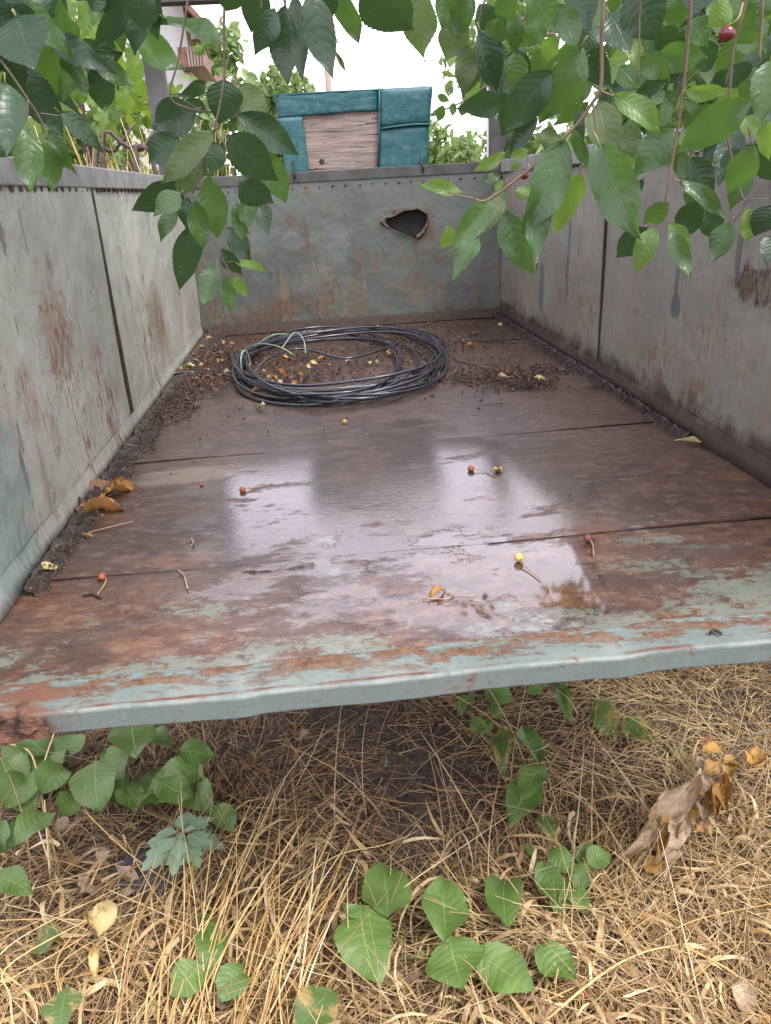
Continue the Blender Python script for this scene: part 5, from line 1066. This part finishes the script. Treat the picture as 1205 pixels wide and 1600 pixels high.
# goosefoot: toothed mealy leaves in a rosette
def weed_mesh(seed):
    r = random.Random(seed); out = [(0, 0), (.06, .02), (.16, .18), (.30, .30), (.24, .36), (.38, .50), (.25, .52), (.28, .68), (.15, .70), (.13, .86), (0, 1.0)]
    L = [(-x*r.uniform(.9, 1.1), y) for x, y in out[1:-1]]; v = []; f = []
    n = len(out)
    mid = [(0, y) for x, y in out]
    for i, (x, y) in enumerate(out): v += [(-x, y, .10*x-.12*y*y), (0, y, -.12*y*y-.01), (x, y, .10*x-.12*y*y)]
    for i in range(n-1): b = 3*i; f += [(b, b+1, b+4, b+3), (b+1, b+2, b+5, b+4)]
    me = pymesh('weed_leaf', v, f, True); me.materials.append(M['weed'])
    ul = me.uv_layers.new(name='UVMap'); idx = np.zeros(len(me.loops), dtype=np.int32); me.loops.foreach_get('vertex_index', idx)
    uvv = np.array([(p[0]*1.2+.5, p[1]) for p in v], dtype=np.float32); ul.data.foreach_set('uv', uvv[idx].ravel()); return me
LM['weed'] = [weed_mesh(i) for i in range(3)]
def rosette(label, cx_, cy_, R, h, n, seed):
    r = random.Random(seed); b = gp(cx_, cy_, 0); t = thing('goosefoot_weed', (b[0], b[1], GZ), label, 'weed'); top = at_z(cx_, cy_, GZ+h)
    MB().tube([(top[0], top[1], GZ), (top[0]+.004, top[1], GZ+h*.5), top], [.003, .0025, .002], 6).build('stem', M['petiole'], t, True)
    for ringi, (cnt, k, dz) in enumerate(((n, 1.0, -.35), (n-1, .72, -.05), (4, .38, .25))):
        for i in range(cnt):
            th = 2*math.pi*(i+.5*ringi)/cnt+r.uniform(-.25, .25); L = R*k*r.uniform(.85, 1.1)
            d = np.array([math.cos(th), math.sin(th), dz+r.uniform(-.1, .1)])
            B = top + np.array([math.cos(th), math.sin(th), 0])*L*.22 + np.array([0, 0, -.012+.008*ringi]); T = B + d/np.linalg.norm(d)*L*.85
            y = (T-B); Ln = np.linalg.norm(y); y /= Ln; nn = np.array([0, 0, 1.]); nn -= y*np.dot(nn, y); nn /= np.linalg.norm(nn); x = np.cross(y, nn); s = Ln*r.uniform(.95, 1.2)
            put('leaf', LM['weed'][i % 3], Matrix(((x[0]*s, y[0]*Ln, nn[0]*Ln, B[0]), (x[1]*s, y[1]*Ln, nn[1]*Ln, B[1]), (x[2]*s, y[2]*Ln, nn[2]*Ln, B[2]), (0, 0, 0, 1))), t)
    return t
rosette('mealy blue-green weed with toothed leaves in a rosette at lower left', 283, 1300, .088, .13, 7, 3)
rosette('tiny pale weed seedling on the bare soil in the middle', 603, 1185, .012, .03, 3, 5)
# withered branch on the right
shoot('withered_branch', 'withered branch with curled tan and olive leaves on the right straw', 'branch', G3, [[(965, 350, .05), (860, 370, .09), (770, 470, .10), (700, 600, .09), (560, 880, .04), (370, 1180, .02)]], [
    (672, 528, 352, 875, 120, 'tan', .10, -.02), (622, 685, 525, 860, 95, 'tan', .08), (780, 530, 742, 700, 66, 'orange', .09), (700, 555, 722, 690, 76, 'olive', .08), (682, 525, 775, 465, 64, 'olive', .10), (755, 475, 868, 468, 60, 'olive', .10), (862, 490, 950, 415, 76, 'orange', .10), (685, 430, 782, 380, 84, 'orange', .09), (672, 520, 690, 430, 60, 'tan', .09), (600, 690, 480, 870, 80, 'olive', .06), (640, 770, 745, 760, 56, 'orange', .07), (500, 900, 605, 860, 70, 'orange', .05), (430, 880, 520, 960, 80, 'olive', .04), (640, 640, 600, 740, 70, 'olive', .06), (690, 620, 700, 740, 50, 'tan', .07), (720, 500, 660, 620, 90, 'tan', .09), (560, 740, 520, 880, 90, 'tan', .06), (820, 470, 790, 540, 60, 'olive', .09), (740, 560, 790, 660, 70, 'olive', .08), (600, 840, 520, 930, 70, 'tan', .05), (900, 440, 960, 480, 60, 'olive', .09)], .08, 'bark', .0022, .5, None, 1.0)
shoot('pale_leaf_pair', 'two pale speckled leaves lying on straw under the sill at right', 'leaf', G3, [], [(232, 210, 300, 348, 100, 'turn', .05), (352, 285, 455, 378, 95, 'turn', .04)])
def ground_leaf(cv, x0, y0, x1, y1, w, kind, label, h=.03, group=None):
    B, T = at_z(*cv(x0, y0), GZ+h), at_z(*cv(x1, y1), GZ+h*.6); wid = w*(cv(1, 0)[0]-cv(0, 0)[0])/FPX*np.linalg.norm(B-CAM)
    return tag(place_leaf(B, T, wid*1.1, kind, None, random.uniform(-.3, .3), (0, -.3, 1), 'dead_leaf'), label, 'leaf', group)
ground_leaf(G3, 838, 1375, 905, 1595, 85, 'tan', 'long tan dead leaf in the lower right corner', .05)
ground_leaf(G3, 960, 1545, 985, 1640, 70, 'orange', 'orange dead leaf cut by the bottom right corner', .04)
ground_leaf(G3, 350, 1160, 372, 1315, 46, 'orange', 'narrow rust brown dead leaf below the withered branch', .04)
ground_leaf(G3, 560, 400, 590, 460, 50, 'turn', 'small faded green leaf on the straw above the withered branch', .03)
ground_leaf(G1, 515, 605, 630, 695, 56, 'tan', 'pinkish tan dead leaf against the dark stone', .05)
ground_leaf(G1, 470, 520, 455, 610, 60, 'tan', 'upright tan dead leaf behind the dark stone', .05)
ground_leaf(G1, 340, 745, 480, 700, 56, 'tan', 'flat tan dead leaf left of the dark stone', .04)
ground_leaf(G1, 610, 720, 520, 740, 40, 'tan', 'small tan dead leaf lying on the dark stone', .06)
ground_leaf(G1, 605, 1010, 700, 1015, 70, 'tan', 'pale tan dead leaf in the straw below the dark stone', .03)
ground_leaf(G1, 400, 640, 350, 730, 50, 'tan', 'folded tan dead leaf at the left of the leaf pile', .04)
ground_leaf(G1, 270, 590, 360, 610, 50, 'orange', 'amber dead leaf in shade below the left sprig', .02)
ground_leaf(G1, 250, 400, 310, 440, 60, 'tan', 'pale curled dead leaf under the left sprig', .04)
ground_leaf(G2, 470, 1120, 590, 1150, 56, 'tan', 'buff dead leaf just below the creeping sucker', .03)
ground_leaf(G2, 680, 130, 740, 125, 46, 'brown', 'red-brown dead leaf on the soil under the sill', .03)
ground_leaf(G2, 950, 200, 990, 165, 60, 'brown', 'brown dead leaf beside the upright yellow-green leaf', .03)
ground_leaf(G2, 150, 225, 230, 205, 60, 'tan', 'dull dead leaf in the shade under the sill', .02)
o = MB().tube(spline([gp(850+540/2.758, 1020+235/2.758, .03), gp(850+700/2.758, 1020+240/2.758, .05), gp(850+830/2.758, 1020+275/2.758, .05), gp(850+990/2.758, 1020+350/2.758, .03)], 5), [.0018]*16, 5).build('ground_twig', M['bark'], None, True)
tag(o, 'thin dark twig lying on the straw at the right under the sill', 'twig')
m = MB().ball((0, 0, 0), .09, 12, 8, (1, .8, .35), jit=.10); s_ = gp(235, 1370)
o = obj('stone', m.mesh('stone', False), M['slate'], None, (s_[0], s_[1], GZ+.004)); tag(o, 'dark flat stone showing between the straws at lower left', 'stone')

# ------------------------------------------------------------------ behind the trailer
def vine_leaf_mesh(seed):
    r = random.Random(seed); n = 22; v = [(0, .28, 0)]; uv = [(.5, .3)]
    for i in range(n):
        th = -math.pi/2 + 2*math.pi*i/n; lob = 1+.16*math.cos(5*(th-math.pi/2)) + r.uniform(-.06, .06)
        if i == 0: lob = .35
        x, y = .5*lob*math.cos(th), .40+.5*lob*math.sin(th); v.append((x, y, -.35*(x*x+(y-.3)**2)+.04*math.sin(th*5+seed))); uv.append((x*.9+.5, y))
    f = [(0, 1+i, 1+(i+1) % n) for i in range(n)]
    me = pymesh('vine_leaf', v, f, True); me.materials.append(M['vine']); ul = me.uv_layers.new(name='UVMap'); idx = np.zeros(len(me.loops), dtype=np.int32); me.loops.foreach_get('vertex_index', idx)
    ul.data.foreach_set('uv', np.array(uv, dtype=np.float32)[idx].ravel()); return me
VL = [vine_leaf_mesh(i) for i in range(5)]
va = at_y(120, 250, 4.4); vine = thing('grape_vine', (va[0], 4.4, GZ), 'sunlit yellow-green vine climbing behind the left wall', 'vine')
r6 = random.Random(8)
for (px, y) in ((140, 4.4), (-60, 4.5), (205, 5.2)):
    q = at_y(px, 230, y); MB().tube(spline([(q[0], y, GZ), (q[0]+.05, y, .2), (q[0]-.03, y+.05, 1.0), (q[0]+.06, y, 2.2)], 5), [.03]*16, 7).build('cane', M['bark'], vine, True)
for z in (1.2, 1.7, 2.2): MB().tube([(va[0]-2.2, 4.45, z), (va[0]+1.0, 4.45, z+.02)], .004, 5).build('trellis_wire', M['chassis'], vine)
cnt = 0
while cnt < 280:
    px, py = r6.uniform(-40, 285), r6.uniform(-40, 215); y = r6.uniform(3.6, 5.2)
    if px > 215 and r6.random() < .65: continue
    if px > 232 and py < 115: continue
    if py > 190 and r6.random() < .5: continue
    B = at_y(px, py, y); L = r6.uniform(.065, .115); th = r6.uniform(-1, 1)
    yv = np.array([math.sin(th)*.6, r6.uniform(-.5, .5), -.8]); yv /= np.linalg.norm(yv); nn = np.array([r6.gauss(0, .5), -1, r6.gauss(.5, .5)]); nn -= yv*np.dot(nn, yv); nn /= np.linalg.norm(nn); x = np.cross(yv, nn)
    put('leaf', r6.choice(VL), Matrix(((x[0]*L, yv[0]*L, nn[0]*L, B[0]), (x[1]*L, yv[1]*L, nn[1]*L, B[1]), (x[2]*L, yv[2]*L, nn[2]*L, B[2]), (0, 0, 0, 1))), vine); cnt += 1
c, rd = blobs(46, (va[0]-2.6, 4.3, .3), (va[0]+.35, 5.8, 2.9), (.18, .32), 12)
o = foliage('leaf_mass', M['vinemass'], c, rd, 4200, (.06, .11), vine, aspect=.8, seed=13); o['kind'] = 'stuff'
# dry brush heap by the wall
db = at_y(190, 240, 3.7); brush = thing('brush_heap', (db[0], 3.7, GZ), 'heap of dry stems and dark branches behind the left wall', 'brush')
for i in range(110):
    x = db[0]+random.gauss(0, .2); b = np.array([x, 3.7+random.uniform(-.15, .2), GZ+.2]); tip = np.array([x+random.uniform(-.35, .35), b[1]+random.uniform(-.2, .2), random.uniform(.70, 1.02)])
    MB().tube([b, (b+tip)/2+np.array([random.uniform(-.05, .05), 0, 0]), tip], [.0035, .003, .0015], 4).build('dry_stem', M['stalk'] if i % 3 else M['stemdry'], brush, True)
for pl in ([(150, 275), (180, 235), (212, 192)], [(245, 275), (208, 235), (176, 208)], [(160, 243), (200, 230), (245, 224)], [(215, 270), (222, 235), (240, 205)]):
    P_ = [at_y(a_, b_, 3.6+.05*k_) for k_, (a_, b_) in enumerate(pl)]; P_ = [np.array((P_[0][0]-.05, 3.6, GZ+.1))] + P_
    MB().tube(spline(P_, 4), list(np.linspace(.018, .006, 13)), 6).build('branch', M['bark'], brush, True)
# house gable and eave
hy = 11.0
def hp_(px, py, y=hy): return at_y(px, py, y)
hq = hp_(285, 110); house = thing('house', (hq[0]-1.0, hy+2, GZ), 'white plastered house gable with brown boarded eave behind the vine', 'house')
wl, wr, wt = hp_(40, 40)[0], hp_(292, 60)[0], hp_(280, -30)[2]
MB().box((wl, hy, GZ), (wr, hy+5, wt)).build('wall', M['plaster'], house)
e1 = hp_(326, 112)
MB().box((wr-.10, hy-.35, hp_(300, 112)[2]), (e1[0], hy+5, hp_(300, 80)[2])).build('eave', M['eave'], house, bevel=.01)
for q_ in range(6): MB().box((wr+.02+q_*(e1[0]-wr)/6, hy-.37, hp_(300, 111)[2]), (wr+.045+q_*(e1[0]-wr)/6, hy-.352, hp_(300, 81)[2])).build('batten', M['wood_pole'], house)
rz0 = hp_(300, 50)[2]; rv = [(wr-.25, hy-.5, wt+.1), (e1[0]+.1, hy-.5, rz0), (e1[0]+.1, hy-.5, rz0-.08), (wr-.25, hy-.5, wt), (wr-.25, hy+5, wt+.1), (e1[0]+.1, hy+5, rz0), (e1[0]+.1, hy+5, rz0-.08), (wr-.25, hy+5, wt)]
obj('roof', pymesh('roof', rv, [(3, 2, 1, 0), (4, 5, 6, 7), (0, 1, 5, 4), (1, 2, 6, 5), (2, 3, 7, 6), (3, 0, 4, 7)]), M['eave'], house)
MB().box((hp_(296, 0)[0], hy-.36, hp_(290, 70)[2]), (hp_(303, 0)[0], hy-.28, hp_(290, 50)[2])).build('bracket', M['wood_pole'], house)
# utility pole with wire
py_ = 24.0; q = at_y(514, 140, py_); up = thing('utility_pole', (q[0], py_, GZ), 'wooden utility pole with short crossarm behind the teal box', 'utility pole')
zt = at_y(516, 45, py_)[2]; MB().tube([(q[0], py_, GZ), (q[0], py_, zt)], [.11, .085], 10).build('shaft', M['wood_pole'], up, True)
ca = at_y(514, 66, py_)[2]; MB().box((q[0]-.35, py_-.14, ca-.05), (q[0]+.35, py_-.08, ca+.05)).build('crossarm', M['wood_pole'], up)
for dx in (-.28, .28): MB().tube([(q[0]+dx, py_-.11, ca+.05), (q[0]+dx, py_-.11, ca+.16)], [.03, .022], 8).build('insulator', M['metal_pale'], up, True)
w1 = [np.array((q[0]+.28, py_-.11, ca+.16)), at_y(590, 112, 20.0), at_y(660, 135, 16.0), at_y(900, 120, 10.0)]
MB().tube(spline(w1, 5), .006, 4).build('wire', M['chassis'], up)
q = at_y(763, 245, 7.0); o = MB().tube([(q[0], 7.0, GZ), (q[0]+.02, 7.0, at_y(764, 60, 7.0)[2])], .028, 8).build('metal_pole', M['metal_pale'], None, True)
tag(o, 'thin pale pole standing behind the right end of the headboard', 'pole')
def far_tree(label, px, py, y, r, n, seed, size, tall=1.0, group='trees beyond the yard'):
    c0 = at_y(px, py, y); t = thing('tree', (c0[0], y, GZ), label, 'tree', group)
    MB().tube(spline([(c0[0], y, GZ), (c0[0]+.1, y, c0[2]*.5), (c0[0], y, c0[2])], 4), [r*.09]*9, 8).build('trunk', M['bark'], t, True)
    g = random.Random(seed); c = []; rd = []
    for i in range(26):
        a = g.uniform(0, 6.28); b = g.uniform(-1, 1); k = r*g.uniform(.45, 1.0); c.append((c0[0]+k*math.cos(a)*math.sqrt(1-b*b), y+k*math.sin(a)*math.sqrt(1-b*b), c0[2]+k*b*tall)); rd.append(r*g.uniform(.18, .34))
    o = foliage('crown', M['fartree'], c, rd, n, size, t, aspect=.6, seed=seed); o['kind'] = 'stuff'
far_tree('pale green tree left of the teal box', 385, 235, 9.5, 1.0, 5000, 21, (.08, .16), 1.15)
far_tree('pale hazy bush right of the teal box', 705, 275, 19., 1.35, 4500, 22, (.12, .24), .8)
far_tree('bushy tree behind the right wall', 930, 200, 9., 1.9, 6000, 23, (.10, .2), 1.2)
far_tree('tree hidden mostly behind the vine at far left', 60, 120, 10.5, 2.4, 6000, 24, (.12, .22), 1.2)
